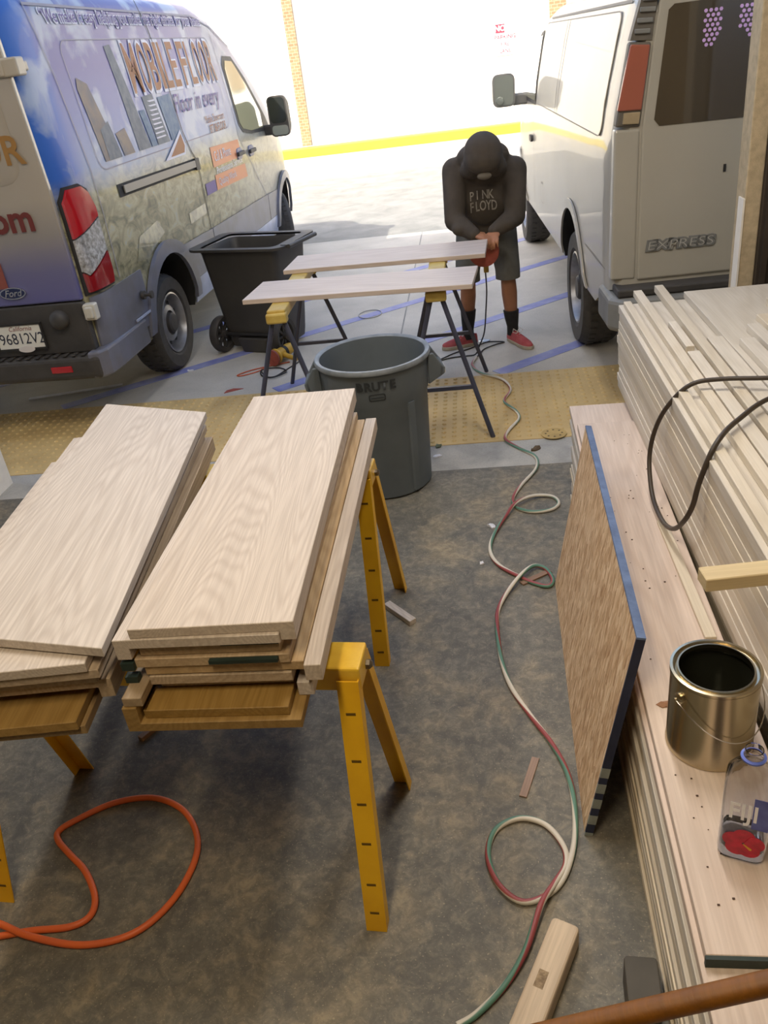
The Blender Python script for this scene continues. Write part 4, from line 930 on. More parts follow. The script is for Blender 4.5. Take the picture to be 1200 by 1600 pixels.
def mk_clear(name, c, ro=0.02):
    t = NT(name); return t.set(lin(c), ro, trans=1.0, ior=1.35)
M_pet = mk_clear('bottle_plastic', (238, 240, 246))
e = empty('water_bottle', (0.461, 1.152, 0.5005), R(-20), 'clear square water bottle with red flower label on the low stack', 'bottle')
def sq(s, r_, z, n=4): return [(x, y, z) for x, y in rrect(-s / 2, s / 2, -s / 2, s / 2, r_, n)]
def rd(r_, z): 
    P = rrect(-1, 1, -1, 1, 0.9999); return [(r_ * x / math.hypot(x, y), r_ * y / math.hypot(x, y), z) for x, y in P]
outer = [sq(0.062, 0.014, 0.0), sq(0.074, 0.016, 0.006), sq(0.076, 0.016, 0.02), sq(0.076, 0.015, 0.15), sq(0.072, 0.018, 0.172), sq(0.054, 0.022, 0.196), rd(0.0165, 0.208), rd(0.0145, 0.214), rd(0.0145, 0.218), rd(0.019, 0.219), rd(0.019, 0.222), rd(0.0145, 0.223), rd(0.0145, 0.238)]
th_ = 0.0012
inner = [[(x * (1 - 2 * th_ / 0.07), y * (1 - 2 * th_ / 0.07), max(z, 0.003)) for x, y, z in r_] for r_ in outer]
MB().loft(outer + [rd(0.0130, 0.238)] + inner[::-1][1:], True).build('body', M_pet, e, smooth=35)
MB().loft([[(x * 0.95, y * 0.95, z) for x, y, z in r_] for r_ in (sq(0.074, 0.014, 0.004), sq(0.074, 0.014, 0.03))]).build('water', mk_clear('water', (228, 236, 246)), e)
MB().lathe([(0.0192, 0.2185), (0.0198, 0.2225), (0.0165, 0.224), (0.0155, 0.2245)], 24, cap=False).build('neck_ring', flat('bottle_blue', (92, 110, 190), 0.3), e, smooth=60)
M_lbl = plain('label_blue', (58, 66, 140), 0.35, c2=(86, 98, 168), scale=30); M_wht = flat('label_white', (236, 236, 240), 0.4); M_flw = plain('label_red', (196, 22, 56), 0.4, c2=(150, 12, 40), scale=50)
Mf = Matrix.Translation((0, -0.0388, 0)) @ Matrix.Rotation(R(90), 4, 'X')
MB().mm(0.010, 0.0355, -0.0386, -0.0382, 0.092, 0.165).build('blue_label', M_lbl, e)
text_obj('lettering', 'FIJI', 0.04, M_wht, e, Mf @ Matrix.Translation((-0.004, 0.126, 0.0004)), bold=0.0006, sx=0.95, sy=1.35, extrude=0.0002)
e.scale = (1.16, 1.16, 1.12)
for k in range(5):
    a = R(90 + 72 * k); P = []
    for q in range(9):
        b = math.pi * (q / 8 - 0.5); P.append((0.017 + 0.017 * math.cos(b), 0.0175 * math.sin(b)))
    P = [(0.002, -0.003)] + P + [(0.002, 0.003)]
    fl = MB().prism(P, 0, 0.0006, Mf @ Matrix.Translation((0.002, 0.052, 0.0002 + k * 0.0002)) @ Matrix.Rotation(a, 4, 'Z'))
    fl.build('flower_petal', M_flw, e)
MB().prism([(0, -0.001), (0.016, -0.0025), (0.018, 0), (0.016, 0.0025), (0, 0.001)], 0.0014, 0.002, Mf @ Matrix.Translation((0.002, 0.052, 0)) @ Matrix.Rotation(R(-40), 4, 'Z')).build('flower_stamen', flat('stamen_yellow', (206, 150, 40), 0.5), e)

M_cable = plain('dark_cable', (66, 56, 46), 0.5)
cab = smooth_path([(1.5, 2.75, 0.955), (1.15, 2.52, 0.955), (0.92, 2.50, 0.952), (0.756, 2.54, 0.945), (0.66, 2.55, 0.93), (0.60, 2.58, 0.85), (0.575, 2.635, 0.743), (0.56, 2.635, 0.647), (0.555, 2.582, 0.574), (0.555, 2.506, 0.530), (0.555, 2.363, 0.536), (0.558, 2.24, 0.583), (0.565, 2.154, 0.66), (0.578, 2.12, 0.732), (0.59, 2.109, 0.821), (0.63, 2.125, 0.925), (0.72, 2.24, 0.94), (0.86, 2.36, 0.952), (1.1, 2.42, 0.955), (1.45, 2.5, 0.955)], 8)
tag(MB().tube(cab, 0.0078, 8).build('power_cable', M_cable, smooth=80), 'dark brown cable looped over the edge of the tall lumber stack', 'cable')
p0, p1 = Vector((0.097, 0.672, 0.729)), Vector((0.334, 0.68, 0.822)); dd = (p1 - p0).normalized()
tag(MB().cyl(p0 - dd * 0.55, p0 + dd * 0.72, 0.0165, 20).build('broom_handle', W_brn, smooth=60), 'brown wooden broom handle crossing the bottom right corner', 'handle')

# loose timber on the floor
an = math.atan2(0.11, -0.0)  
o = MB().prism(rrect(-0.035, 0.035, -0.5, 0.0, 0.012, 3), 0.0, 0.062).build('timber_block', W_old, None, (0.125, 1.275, 0.0005), R(-25), bevel=0.006, seg=2)
tag(o, 'weathered timber block with a dark stamp on the floor', 'timber')
MB().mm(-0.017, 0.006, -0.185, -0.14, 0.0618, 0.0624).build('stamp_mark', plain('stamp_ink', (120, 100, 76), 0.8, c2=(172, 150, 118), scale=90), o)
tag(MB().prism(rrect(0, 0.075, 0, 0.11, 0.008, 2), 0, 0.095).build('dark_block', plain('dark_stone', (84, 79, 70), 0.7), None, (0.236, 1.06, 0.0005), R(-4), bevel=0.004), 'dark grey block on the floor against the low stack', 'block')
def chip(name, x, y, L, wd, t, rz, mat, label, cat='wood scrap'):
    return tag(MB().mm(-wd / 2, wd / 2, -L / 2, L / 2, 0, t).build(name, mat, None, (x, y, 0.0005), R(rz), bevel=0.001, seg=1), label, cat)
chip('wood_offcut', -0.385, 2.635, 0.17, 0.032, 0.022, 42, W_oak, 'short square oak offcut on the floor beside the far yellow saw horse')
chip('wood_offcut', 0.069, 1.788, 0.16, 0.024, 0.005, -18, W_walnut, 'thin walnut strip on the floor beside the twisted hose')
chip('wood_offcut', -1.223, 2.018, 0.09, 0.022, 0.018, -32, W_walnut, 'small dark offcut on the floor below the tread stacks')
chip('wood_offcut', 0.17, 2.85, 0.15, 0.025, 0.008, -56, W_walnut, 'walnut strip under the hose loop by the strand board')
# ------------------------------------------------------------------ cords and hoses
def mk_twist():
    t = NT('twisted_cord'); uv = t.node('ShaderNodeUVMap'); sp = t.node('ShaderNodeSeparateXYZ'); t.link(uv.outputs[0], sp.inputs[0])
    f = t.math('FRACT', t.math('ADD', t.math('MULTIPLY', sp.outputs[0], 1.45), t.math('MULTIPLY', sp.outputs[1], 1.0)))
    k = t.ramp(f, [(0.0, lin((206, 198, 182))), (0.34, lin((206, 198, 182))), (0.38, lin((150, 74, 72))), (0.66, lin((140, 66, 66))), (0.70, lin((84, 124, 104))), (0.94, lin((92, 130, 112))), (1.0, lin((206, 198, 182)))])
    return t.set(k, 0.5)
HOSE = [(-0.033, 5.606), (-0.066, 5.456), (-0.007, 5.28), (0.127, 5.119), (0.171, 4.929), (0.123, 4.749), (0.184, 4.587), (0.196, 4.462), (0.129, 4.311), (0.106, 4.195), (0.17, 4.086), (0.251, 3.97), (0.247, 3.829), (0.161, 3.658), (0.113, 3.532), (0.12, 3.443), (0.189, 3.385), (0.279, 3.393), (0.323, 3.449), (0.297, 3.521), (0.205, 3.52), (0.12, 3.443), (0.067, 3.34), (0.009, 3.198), (-0.012, 3.07), (0.017, 2.956), (0.093, 2.862), (0.16, 2.80), (0.215, 2.775), (0.236, 2.82), (0.215, 2.90), (0.17, 2.915), (0.119, 2.855), (0.053, 2.747), (0.007, 2.633), (-0.002, 2.512), (0.007, 2.326), (0.036, 2.179), (0.092, 2.04), (0.148, 1.916), (0.183, 1.797), (0.19, 1.665), (0.17, 1.524), (0.117, 1.41), (0.03, 1.363), (-0.034, 1.41), (-0.064, 1.505), (-0.04, 1.59), (0.03, 1.629), (0.101, 1.606), (0.144, 1.535), (0.144, 1.474), (0.107, 1.41), (0.067, 1.342), (0.022, 1.23), (-0.032, 1.147), (-0.102, 1.077), (-0.147, 1.05)]
def lift(pts, r, overs):
    o = []
    for i, (x, y) in enumerate(pts):
        z = r + 0.0005 + (0.0055 if 4.15 < y < 5.27 else 0)
        for j in overs:
            z += 2.1 * r * max(0, 1 - abs(i - j) / 2.0)
        o.append((x, y, z))
    return o
r_ = 0.0086
tag(MB().tube(smooth_path(lift(HOSE, r_, (21, 32, 53)), 7), r_, 10).build('twisted_cord', mk_twist(), smooth=80), 'red, green and white twisted cord snaking along the floor in loops', 'cord')
ORANGE = [(-1.85, 1.37), (-1.535, 1.306), (-1.408, 1.284), (-1.297, 1.252), (-1.143, 1.235), (-1.012, 1.269), (-0.935, 1.363), (-0.907, 1.489), (-0.93, 1.588), (-1.003, 1.677), (-1.113, 1.723), (-1.235, 1.705), (-1.336, 1.64), (-1.374, 1.60), (-1.36, 1.565), (-1.30, 1.515), (-1.228, 1.458), (-1.165, 1.376), (-1.156, 1.318), (-1.202, 1.286), (-1.308, 1.274), (-1.428, 1.251), (-1.6, 1.225), (-1.9, 1.2)]
r_ = 0.0095
tag(MB().tube(smooth_path(lift(ORANGE, r_, (2,)), 7), r_, 12).build('orange_hose', plain('orange_rubber', (222, 104, 44), 0.5, scale=8, c2=(206, 96, 52)), smooth=80), 'thick orange hose curled in a loop on the floor', 'hose')
M_blk = plain('black_rubber', (38, 36, 34), 0.6)
tag(MB().tube(smooth_path([(-0.30, 5.62, 0.006), (-0.192, 5.742, 0.006), (-0.10, 5.80, 0.006), (-0.03, 5.86, 0.006), (0.06, 5.93, 0.006), (0.173, 5.90, 0.006), (0.114, 5.86, 0.006), (0.026, 5.78, 0.006), (-0.01, 5.68, 0.007), (-0.03, 5.62, 0.008)], 7), 0.0045, 8).build('black_cord', M_blk, smooth=80), 'thin black cord on the concrete between the feet', 'cord')

# ------------------------------------------------------------------ grey waste can
M_can = plain('grey_plastic', (100, 107, 111), 0.55, scale=5, c2=(92, 99, 102), bstr=0.1)
M_candk = flat('moulded_lettering', (44, 48, 50), 0.6)
CX, CY = -0.53, 3.835
e = empty('waste_can', (CX, CY, 0), 0, 'large round grey plastic waste can beside the tread stack', 'bin')
H_, R_, B_ = 0.70, 0.275, 0.235
def cr(z): return B_ + (R_ - 0.012 - B_) * z / H_
ang0 = math.atan2(-CY, -CX)
prof = [(B_ - 0.012, 0.0), (B_, 0.012), (cr(0.50), 0.50), (cr(0.51) + 0.007, 0.515), (cr(0.66) + 0.007, 0.665), (R_ - 0.002, 0.67), (R_ + 0.008, 0.68), (R_ + 0.01, 0.69), (R_ + 0.006, 0.699), (R_ - 0.006, 0.70), (R_ - 0.014, 0.695), (cr(0.65) - 0.004, 0.66), (cr(0.03) - 0.006, 0.03), (0.001, 0.028)]
MB().lathe(prof, 72, cap=False).build('body', M_can, e, smooth=30)
MB().lathe([(R_ + 0.0085, 0.678), (R_ + 0.0125, 0.690), (R_ + 0.007, 0.7015), (R_ - 0.008, 0.7015), (R_ - 0.015, 0.694), (R_ - 0.002, 0.676)], 72, closed=True).build('rim', plain('worn_grey_rim', (140, 146, 150), 0.5, c2=(112, 118, 122), scale=14), e, smooth=50)
for k in range(4):
    a = ang0 + R(38 + 90 * k)
    Mr = Matrix.Rotation(a, 4, 'Z')
    MB().loft([[(cr(z) - 0.002, -0.022, z), (cr(z) + 0.009, -0.016, z), (cr(z) + 0.009, 0.016, z), (cr(z) - 0.002, 0.022, z)] for z in (0.02, 0.30, 0.50)], M=Mr).build('rib', M_can, e, smooth=30)
for sd in (-1, 1):
    a = ang0 + sd * R(93); Mr = Matrix.Rotation(a, 4, 'Z')
    P = [(cr(0.55) + 0.0, 0.52), (cr(0.55) + 0.075, 0.56), (cr(0.6) + 0.08, 0.60), (cr(0.66) + 0.03, 0.675), (cr(0.66), 0.675)]
    Q = [(cr(0.55) + 0.0, 0.55), (cr(0.55) + 0.058, 0.575), (cr(0.6) + 0.062, 0.595), (cr(0.66) + 0.02, 0.66), (cr(0.66), 0.66)]
    hb = MB()
    for yy in (-0.075, 0.06):
        hb.loft([[(x, yy, z) for x, z in P], [(x, yy + 0.015, z) for x, z in P]], M=Mr)
    hb.loft([[(cr(0.55) + 0.055, y, 0.555), (cr(0.55) + 0.082, y, 0.563), (cr(0.6) + 0.085, y, 0.60), (cr(0.6) + 0.062, y, 0.612)] for y in (-0.075, 0.075)], M=Mr)
    ho = hb.build('handle', M_can, e, bevel=0.004, seg=1); ho['kind'] = 'stuff'
    del ho['kind']
    if sd == 1: MB().box((cr(0.6) + 0.086, -0.02, 0.578), (0.004, 0.07, 0.03), Mr).build('sticker', flat('sticker_paper', (206, 200, 186), 0.6), ho)
def on_cyl(me, zc, off):
    for v in me.vertices:
        x, y = v.co.x, v.co.y; z = zc + y; rr_ = cr(z) + off + (0.007 if z > 0.51 else 0); a = ang0 + x / rr_
        v.co = (rr_ * math.cos(a), rr_ * math.sin(a), z)
    me.materials.clear(); me.materials.append(M_candk); return me
for i, chx in enumerate('BRUTE'):
    me = text_me(chx, 0.06, bold=0.0022)
    me.transform(Matrix.Translation(((i - 2) * 0.04 - 0.0, 0, 0))); obj('letter', on_cyl(me, 0.62, 0.005), e)
for q in (rrect(-0.04, 0.04, -0.018, 0.018, 0.01),):
    bm = bmesh.new(); o1 = [bm.verts.new((x, y, 0)) for x, y in q]; o2 = [bm.verts.new((x * 0.86, y * 0.72, 0)) for x, y in q]
    for i in range(len(q)): bm.faces.new((o1[i], o1[(i + 1) % len(q)], o2[(i + 1) % len(q)], o2[i]))
    me = bpy.data.meshes.new('logo'); bm.to_mesh(me); bm.free(); obj('logo_frame', on_cyl(me, 0.565, 0.0025), e)
MB().mm(-0.03, 0.03, -0.001, 0.001, -0.002, 0.002, Matrix.Rotation(ang0, 4, 'Z') @ Matrix.Translation((cr(0.565) + 0.0095, 0, 0.565)) @ Matrix.Rotation(R(90), 4, 'Z')).build('logo_bar', M_candk, e)
hoop = [(0.17 * math.cos(t) - 0.01, 0.17 * math.sin(t) + 0.02, 0.36 + 0.02 * math.sin(t)) for t in [2 * math.pi * i / 40 for i in range(40)]]
tag(MB().tube([(x + CX, y + CY, z) for x, y, z in hoop], 0.009, 8, True).build('coiled_strap', flat('strap_beige', (150, 142, 122), 0.7), smooth=80), 'pale coiled strap lying inside the grey waste can', 'strap')
deb = MB().lathe([(0.235, 0.28), (0.2, 0.31), (0.1, 0.335), (0.001, 0.34)], 24, cap=False)
tag(deb.build('sawdust_fill', plain('sawdust', (128, 116, 92), 0.9, scale=30, bstr=0.6), None, (CX, CY, 0), smooth=40), 'dusty rubbish filling the grey waste can', 'sawdust', kind='stuff')

# ------------------------------------------------------------------ black wheeled bin
M_bin = plain('black_bin_plastic', (66, 63, 59), 0.5, scale=4, bstr=0.1, c2=(72, 69, 64))
ax = Vector((0.94, -0.342, 0)).normalized()
cB = Vector((-1.70, 6.39, 0)); rb = math.atan2(ax.y, ax.x)
e = empty('wheeled_bin', cB, rb, 'big black wheeled bin standing open beside the wrapped van', 'bin')
ZB = 0.80
def rq(hx, hy, z, r=0.06, cy=0.0): return [(x, y + cy, z) for x, y in rrect(-hx, hx, -hy, hy, r, 4)]
sections = [rq(0.245, 0.19, 0.035, 0.05), rq(0.26, 0.20, 0.1), rq(0.345, 0.235, ZB - 0.03), rq(0.355, 0.245, ZB)]
inn = [rq(0.34, 0.23, ZB), rq(0.33, 0.22, ZB - 0.03), rq(0.24, 0.18, 0.08)]
MB().loft(sections + inn, True).build('tub', M_bin, e, smooth=30)
fl_o = rq(0.43, 0.285, ZB - 0.004, 0.09); fl_i = rq(0.343, 0.232, ZB - 0.004, 0.06)
def wav(P, dz): return [(x, y, z + dz + 0.018 * (abs(x) / 0.33) * (1 if y > 0 else 0.4)) for x, y, z in P]
MB().loft([wav(fl_i, 0), wav(fl_o, -0.006), wav(fl_o, 0.012), wav(fl_i, 0.014)], False).build('rim_flange', M_bin, e, smooth=30)
MB().cyl((0.455, -0.2, ZB + 0.012), (0.455, 0.2, ZB + 0.012), 0.016, 12).mm(0.38, 0.46, -0.19, -0.15, ZB, ZB + 0.022).mm(0.38, 0.46, 0.15, 0.19, ZB, ZB + 0.022).build('handle_bar', M_bin, e, smooth=40)
MB().cyl((-0.29, -0.22, 0.145), (0.29, -0.22, 0.145), 0.014, 10).build('axle', M_blk, e, smooth=60)
MB().loft([rq(0.12, 0.07, 0.0, 0.03, -0.16), rq(0.14, 0.09, 0.12, 0.03, -0.16)]).build('foot', M_bin, e, bevel=0.01)
M_wh = plain('bin_wheel', (66, 62, 58), 0.7, scale=14)
for sx in (-1, 1):
    Mw = Matrix.Translation((sx * 0.285, -0.22, 0.145)) @ Matrix.Rotation(R(90 * sx), 4, 'Y')
    wv = MB().lathe([(0.105, -0.03), (0.135, -0.035), (0.144, -0.02), (0.144, 0.02), (0.135, 0.035), (0.105, 0.03), (0.1, 0.0)], 36, Mw, closed=True).build('wheel', M_wh, e, smooth=40)
    for k in range(8):
        MB().mm(0.02, 0.105, -0.009, 0.009, -0.012, 0.012, Mw @ Matrix.Rotation(R(45 * k), 4, 'Z')).build('spoke', M_wh, wv)
    MB().lathe([(0.03, -0.035), (0.03, 0.04), (0.02, 0.045), (0.001, 0.046)], 16, Mw).build('hub', M_wh, wv, smooth=40)

# ------------------------------------------------------------------ power tools and debris on the apron
M_tool = plain('tool_yellow', (208, 166, 60), 0.45); M_redd = plain('red_sanding_disc', (170, 84, 68), 0.7, scale=30); M_ored = plain('orange_red_pad', (150, 76, 60), 0.6, scale=20)
def sander(name, M, label, r=0.092, handle=True):
    e = empty(name, (0, 0, 0), 0, label, 'power tool'); e.matrix_world = M
    MB().lathe([(r * 0.98, -0.004), (r, 0.0), (r * 0.98, 0.014), (r * 0.6, 0.03), (0.03, 0.034)], 36).build('pad', M_ored, e, smooth=40)
    MB().lathe([(r * 0.97, -0.007), (0.001, -0.0075)], 36, cap=False).build('sanding_disc', M_redd, e)
    MB().lathe([(r * 0.8, 0.03), (r * 0.92, 0.035), (r * 0.9, 0.05), (r * 0.55, 0.06), (0.035, 0.075), (0.042, 0.09), (0.044, 0.2), (0.036, 0.235), (0.02, 0.24)], 28).build('motor_housing', M_tool, e, smooth=35)
    MB().cyl((0, 0.03, 0.1), (0, 0.16, 0.085), 0.019, 14, 0.017).build('handle', M_tool, e, smooth=50)
    MB().lathe([(0.045, 0.12), (0.0455, 0.15)], 24).build('vent_band', M_blk, e)
    return e
# sander on the floor: disc facing the camera
sander('disc_sander', Matrix.Translation((-1.55, 5.80, 0.066)) @ frame((0, 0, 0), (0.45, 0.88, 0.03), (0, 0, 1)) @ Matrix.Rotation(R(100), 4, 'Z') , 'red and yellow disc sander lying on the concrete by the black bin', 0.062)
tag(MB().tube(smooth_path([(-1.42, 6.03, 0.03), (-1.36, 5.9, 0.006), (-1.43, 5.70, 0.006), (-1.50, 5.56, 0.006), (-1.60, 5.60, 0.006), (-1.62, 5.72, 0.012), (-1.50, 5.74, 0.008), (-1.42, 5.62, 0.014), (-1.52, 5.53, 0.012), (-1.62, 5.66, 0.018)], 8), 0.005, 8).build('sander_cord', M_blk, smooth=80), 'coiled black cord on the concrete by the floor sander', 'cord')
tag(MB().tube(smooth_path([(-1.44, 5.86, 0.006), (-1.60, 5.80, 0.006), (-1.72, 5.74, 0.006), (-1.80, 5.66, 0.006), (-1.76, 5.64, 0.006), (-1.66, 5.70, 0.006), (-1.60, 5.73, 0.022)], 7), 0.0045, 8).build('extension_lead', plain('orange_cord', (200, 96, 60), 0.5), smooth=80), 'thin orange cord looped on the concrete by the floor sander', 'cord')
tag(MB().prism([(-0.07, -0.01), (-0.05, 0.04), (0.0, 0.055), (0.07, 0.02)], 0, 0.003).build('sandpaper_scrap', M_redd, None, (-1.75, 5.34, 0.0005), R(15)), 'torn red sandpaper scrap on the concrete near the yellow strip', 'sandpaper')
M_paper = plain('scrap_paper', (222, 222, 226), 0.8)
def scrap(x, y, s, label, mat=M_paper, z=0.0005, cat='paper', name='paper_scrap'):
    P = []
    for i in range(9):
        a = 2 * math.pi * i / 9; q = s * random.uniform(0.5, 1.0); P.append((q * math.cos(a), q * 0.7 * math.sin(a)))
    mb = MB(); n = len(P)
    vs = [(0, 0, 0.008)] + [(px, py, random.uniform(0.0, 0.012)) for px, py in P] + [(0, 0, 0.006)] + [(px, py, 0.0) for px, py in P]
    fs = [(0, 1 + i, 1 + (i + 1) % n) for i in range(n)] + [(n + 1, n + 2 + (i + 1) % n, n + 2 + i) for i in range(n)] + [(1 + i, n + 2 + i, n + 2 + (i + 1) % n, 1 + (i + 1) % n) for i in range(n)]
    mb.add(vs, fs)
    return tag(mb.build(name, mat, None, (x, y, z), random.uniform(0, 3)), label, cat)
scrap(0.0, 3.289, 0.035, 'white paper scrap on the dark floor left of the cord loop')
scrap(-0.275, 4.06, 0.035, 'curled white scrap beside the base of the grey can', z=0.0005)
scrap(0.03, 5.98, 0.05, 'crumpled silver wrapper on the concrete between the shoes', plain('foil', (170, 168, 166), 0.3, 0.6))
scrap(-2.23, 5.86, 0.04, 'small white scrap by the rear tyre of the wrapped van')
M_leafm = plain('dry_leaf', (92, 74, 50), 0.8)
scrap(0.266, 4.07, 0.04, 'dry brown leaf on the threshold beside the cord', M_leafm, cat='leaf', name='dry_leaf')
scrap(-0.27, 4.19, 0.03, 'green plant bit at the edge of the yellow strip', plain('plant_bit', (96, 104, 78), 0.8), 0.005, 'leaf', 'plant_bit')
scrap(-0.05, 2.98, 0.018, 'tiny pale chip beside the cord bend', M_paper, cat='chip', name='pale_chip')
e = empty('sanding_disc', (0.375, 4.235, 0.0095), 0, 'round dusty perforated disc lying on the yellow strip', 'disc')
MB().lathe([(0.07, 0), (0.07, 0.003), (0.001, 0.0035)], 36).build('disc', plain('dusty_disc', (196, 166, 104), 0.8, scale=10), e)
for k in range(8): MB().lathe([(0.006, 0.0035), (0.006, 0.0042)], 8, Matrix.Translation((0.045 * math.cos(R(45 * k)), 0.045 * math.sin(R(45 * k)), 0))).build('hole', M_leafm, e)
tag(MB().mm(-0.35, 0.35, -0.02, 0.02, 0, 0.006).build('white_strip', M_paper, None, (-3.05, 5.6, 0.0005), R(12)), 'white strip lying on the ground under the van bumper', 'strip')
lp = MB().tube([(-0.93 + 0.1 * math.cos(t), 6.95 + 0.12 * math.sin(t), 0.006) for t in [2 * math.pi * i / 30 for i in range(30)]], 0.004, 6, True).build('wire_loop', flat('wire_grey', (150, 150, 150), 0.5), smooth=80)
tag(lp, 'thin grey wire loop on the concrete behind the trestles', 'wire')
# wood bits strewn on the tops of the low stack
M_bit = plain('dark_bit', (84, 62, 48), 0.8)
bt = MB()
for i in range(46):
    x = random.uniform(0.40, 0.60); y = random.uniform(2.0, 3.15) if i < 34 else random.uniform(0.95, 1.9); s = random.uniform(0.0015, 0.0035)
    if i >= 34: x = random.uniform(0.37, 0.42)
    bt.box((x, y, 0.5008 + s * 0.3), (s * 1.6, s, s * 0.6), None)
tag(bt.build('wood_crumbs', M_bit), 'dark wood crumbs scattered over the low stack', 'crumbs', kind='stuff')
scrap(0.395, 1.555, 0.022, 'brown wood shaving beside the paint can', plain('shaving', (160, 118, 88), 0.8), 0.5005, 'shaving', 'wood_shaving')

# ------------------------------------------------------------------ person
from mathutils.bvhtree import BVHTree
def ell(c, r, M=None, n=20, m=12):
    mb = MB(); rings = []
    for j in range(m + 1):
        a = math.pi * j / m - math.pi / 2
        rings.append([(max(1e-4, math.cos(a)) * r[0] * math.cos(2 * math.pi * i / n), max(1e-4, math.cos(a)) * r[1] * math.sin(2 * math.pi * i / n), r[2] * math.sin(a)) for i in range(n)])
    T = Matrix.Translation(c) @ (M or Matrix())
    return mb.loft(rings, True, T)
def limb(mb, pts, rad, n=16):
    """tapered tube with ball joints, added to mb as closed pieces"""
    for (p, q, a, b) in zip(pts, pts[1:], rad, rad[1:]):
        mb.cyl(p, q, a, n, b)
    for p, a in zip(pts, rad):
        s = ell(p, (a, a, a), n=n, m=10); mb.add(s.v, s.f)
def remesh(mb, name, voxel, it=6):
    o = mb.build(name)
    m = o.modifiers.new('r', 'REMESH'); m.mode = 'VOXEL'; m.voxel_size = voxel
    s = o.modifiers.new('s', 'SMOOTH'); s.iterations = it; s.factor = 0.5
    return evalmesh(o)
def addm(mb, s): mb.add(s.v, s.f)
PX, PY = 0.085, 5.90
pe = empty('person', (PX, PY, 0), 0, 'person in dark hoodie, shorts and red shoes bent over sanding a plank', 'person')
M_skin = plain('skin', (172, 118, 84), 0.55, scale=6); M_hood = plain('hoodie_fabric', (78, 69, 58), 0.9, scale=10, bstr=0.25); M_short = plain('shorts_fabric', (108, 106, 98), 0.9, scale=12, bstr=0.25)
kL, kR = Vector((-0.145, 0.0, 0.49)), Vector((0.135, 0.0, 0.48)); aL, aR = Vector((-0.17, 0.01, 0.085)), Vector((0.155, 0.02, 0.085)); hL, hR = Vector((-0.10, 0.12, 0.88)), Vector((0.105, 0.12, 0.88))
sL, sR = Vector((-0.185, -0.17, 1.235)), Vector((0.195, -0.17, 1.205)); eL, eR = Vector((-0.198, -0.33, 0.955)), Vector((0.185, -0.32, 0.945)); wL, wR = Vector((-0.085, -0.47, 0.885)), Vector((0.045, -0.43, 0.885))
b = MB()
limb(b, [hL, kL, kL + (aL - kL) * 0.3, aL], [0.075, 0.052, 0.056, 0.035]); limb(b, [hR, kR, kR + (aR - kR) * 0.3, aR], [0.075, 0.052, 0.056, 0.035])
addm(b, ell((0, 0.13, 0.92), (0.15, 0.11, 0.1))); limb(b, [(0, 0.12, 0.95), (0, 0.0, 1.12), (0, -0.14, 1.25), (0, -0.27, 1.30)], [0.11, 0.12, 0.12, 0.055])
limb(b, [sL, eL, wL], [0.045, 0.038, 0.026]); limb(b, [sR, eR, wR], [0.045, 0.038, 0.026])
addm(b, ell((0.0, -0.40, 1.32), (0.075, 0.115, 0.095), Matrix.Rotation(R(35), 4, 'X')))           # head, face turned down
addm(b, ell((0.0, -0.475, 1.235), (0.013, 0.02, 0.022)))                                           # nose
addm(b, ell((-0.078, -0.38, 1.31), (0.012, 0.02, 0.03))); addm(b, ell((0.078, -0.38, 1.31), (0.012, 0.02, 0.03)))   # ears
addm(b, ell((aL.x - 0.05, aL.y - 0.01, 0.042), (0.07, 0.022, 0.018))); addm(b, ell((aR.x + 0.03, aR.y - 0.05, 0.042), (0.035, 0.045, 0.018)))
def hand(w, d, side):
    """palm beyond the wrist with four curled fingers and a thumb; d: pointing direction, side: thumb direction"""
    d = Vector(d).normalized(); s = Vector(side).normalized(); nrm = d.cross(s).normalized()
    if nrm.z > 0: nrm = -nrm                     # curl downwards
    c = w + d * 0.05
    rm = Matrix((s, d, nrm)).transposed().to_4x4()
    addm(b, ell(c, (0.040, 0.050, 0.016), rm))
    for k, (o_, L) in enumerate(((0.030, 0.066), (0.010, 0.074), (-0.010, 0.070), (-0.030, 0.056))):
        p = c + d * 0.036 + s * o_; q = p + d * L * 0.45 + nrm * 0.006; q2 = q + d * L * 0.22 + nrm * L * 0.3; q3 = q2 - d * 0.004 + nrm * L * 0.3
        limb(b, [p, q, q2, q3], [0.0088, 0.0082, 0.0076, 0.0068], 8)
    p = c + s * 0.034 - d * 0.02; q = p + s * 0.028 + d * 0.022 + nrm * 0.008; q2 = q + d * 0.026 + nrm * 0.016
    limb(b, [p, q, q2], [0.0115, 0.0098, 0.0085], 8)
hand(wR, (-0.05, -0.35, -0.12), (-1, 0.1, 0)); hand(wL, (0.35, -0.25, -0.08), (0.3, 0.9, 0.2))
me = remesh(b, 'body', 0.0055, 3); me.materials.append(M_skin)
obj('body', me, pe, smooth=180)
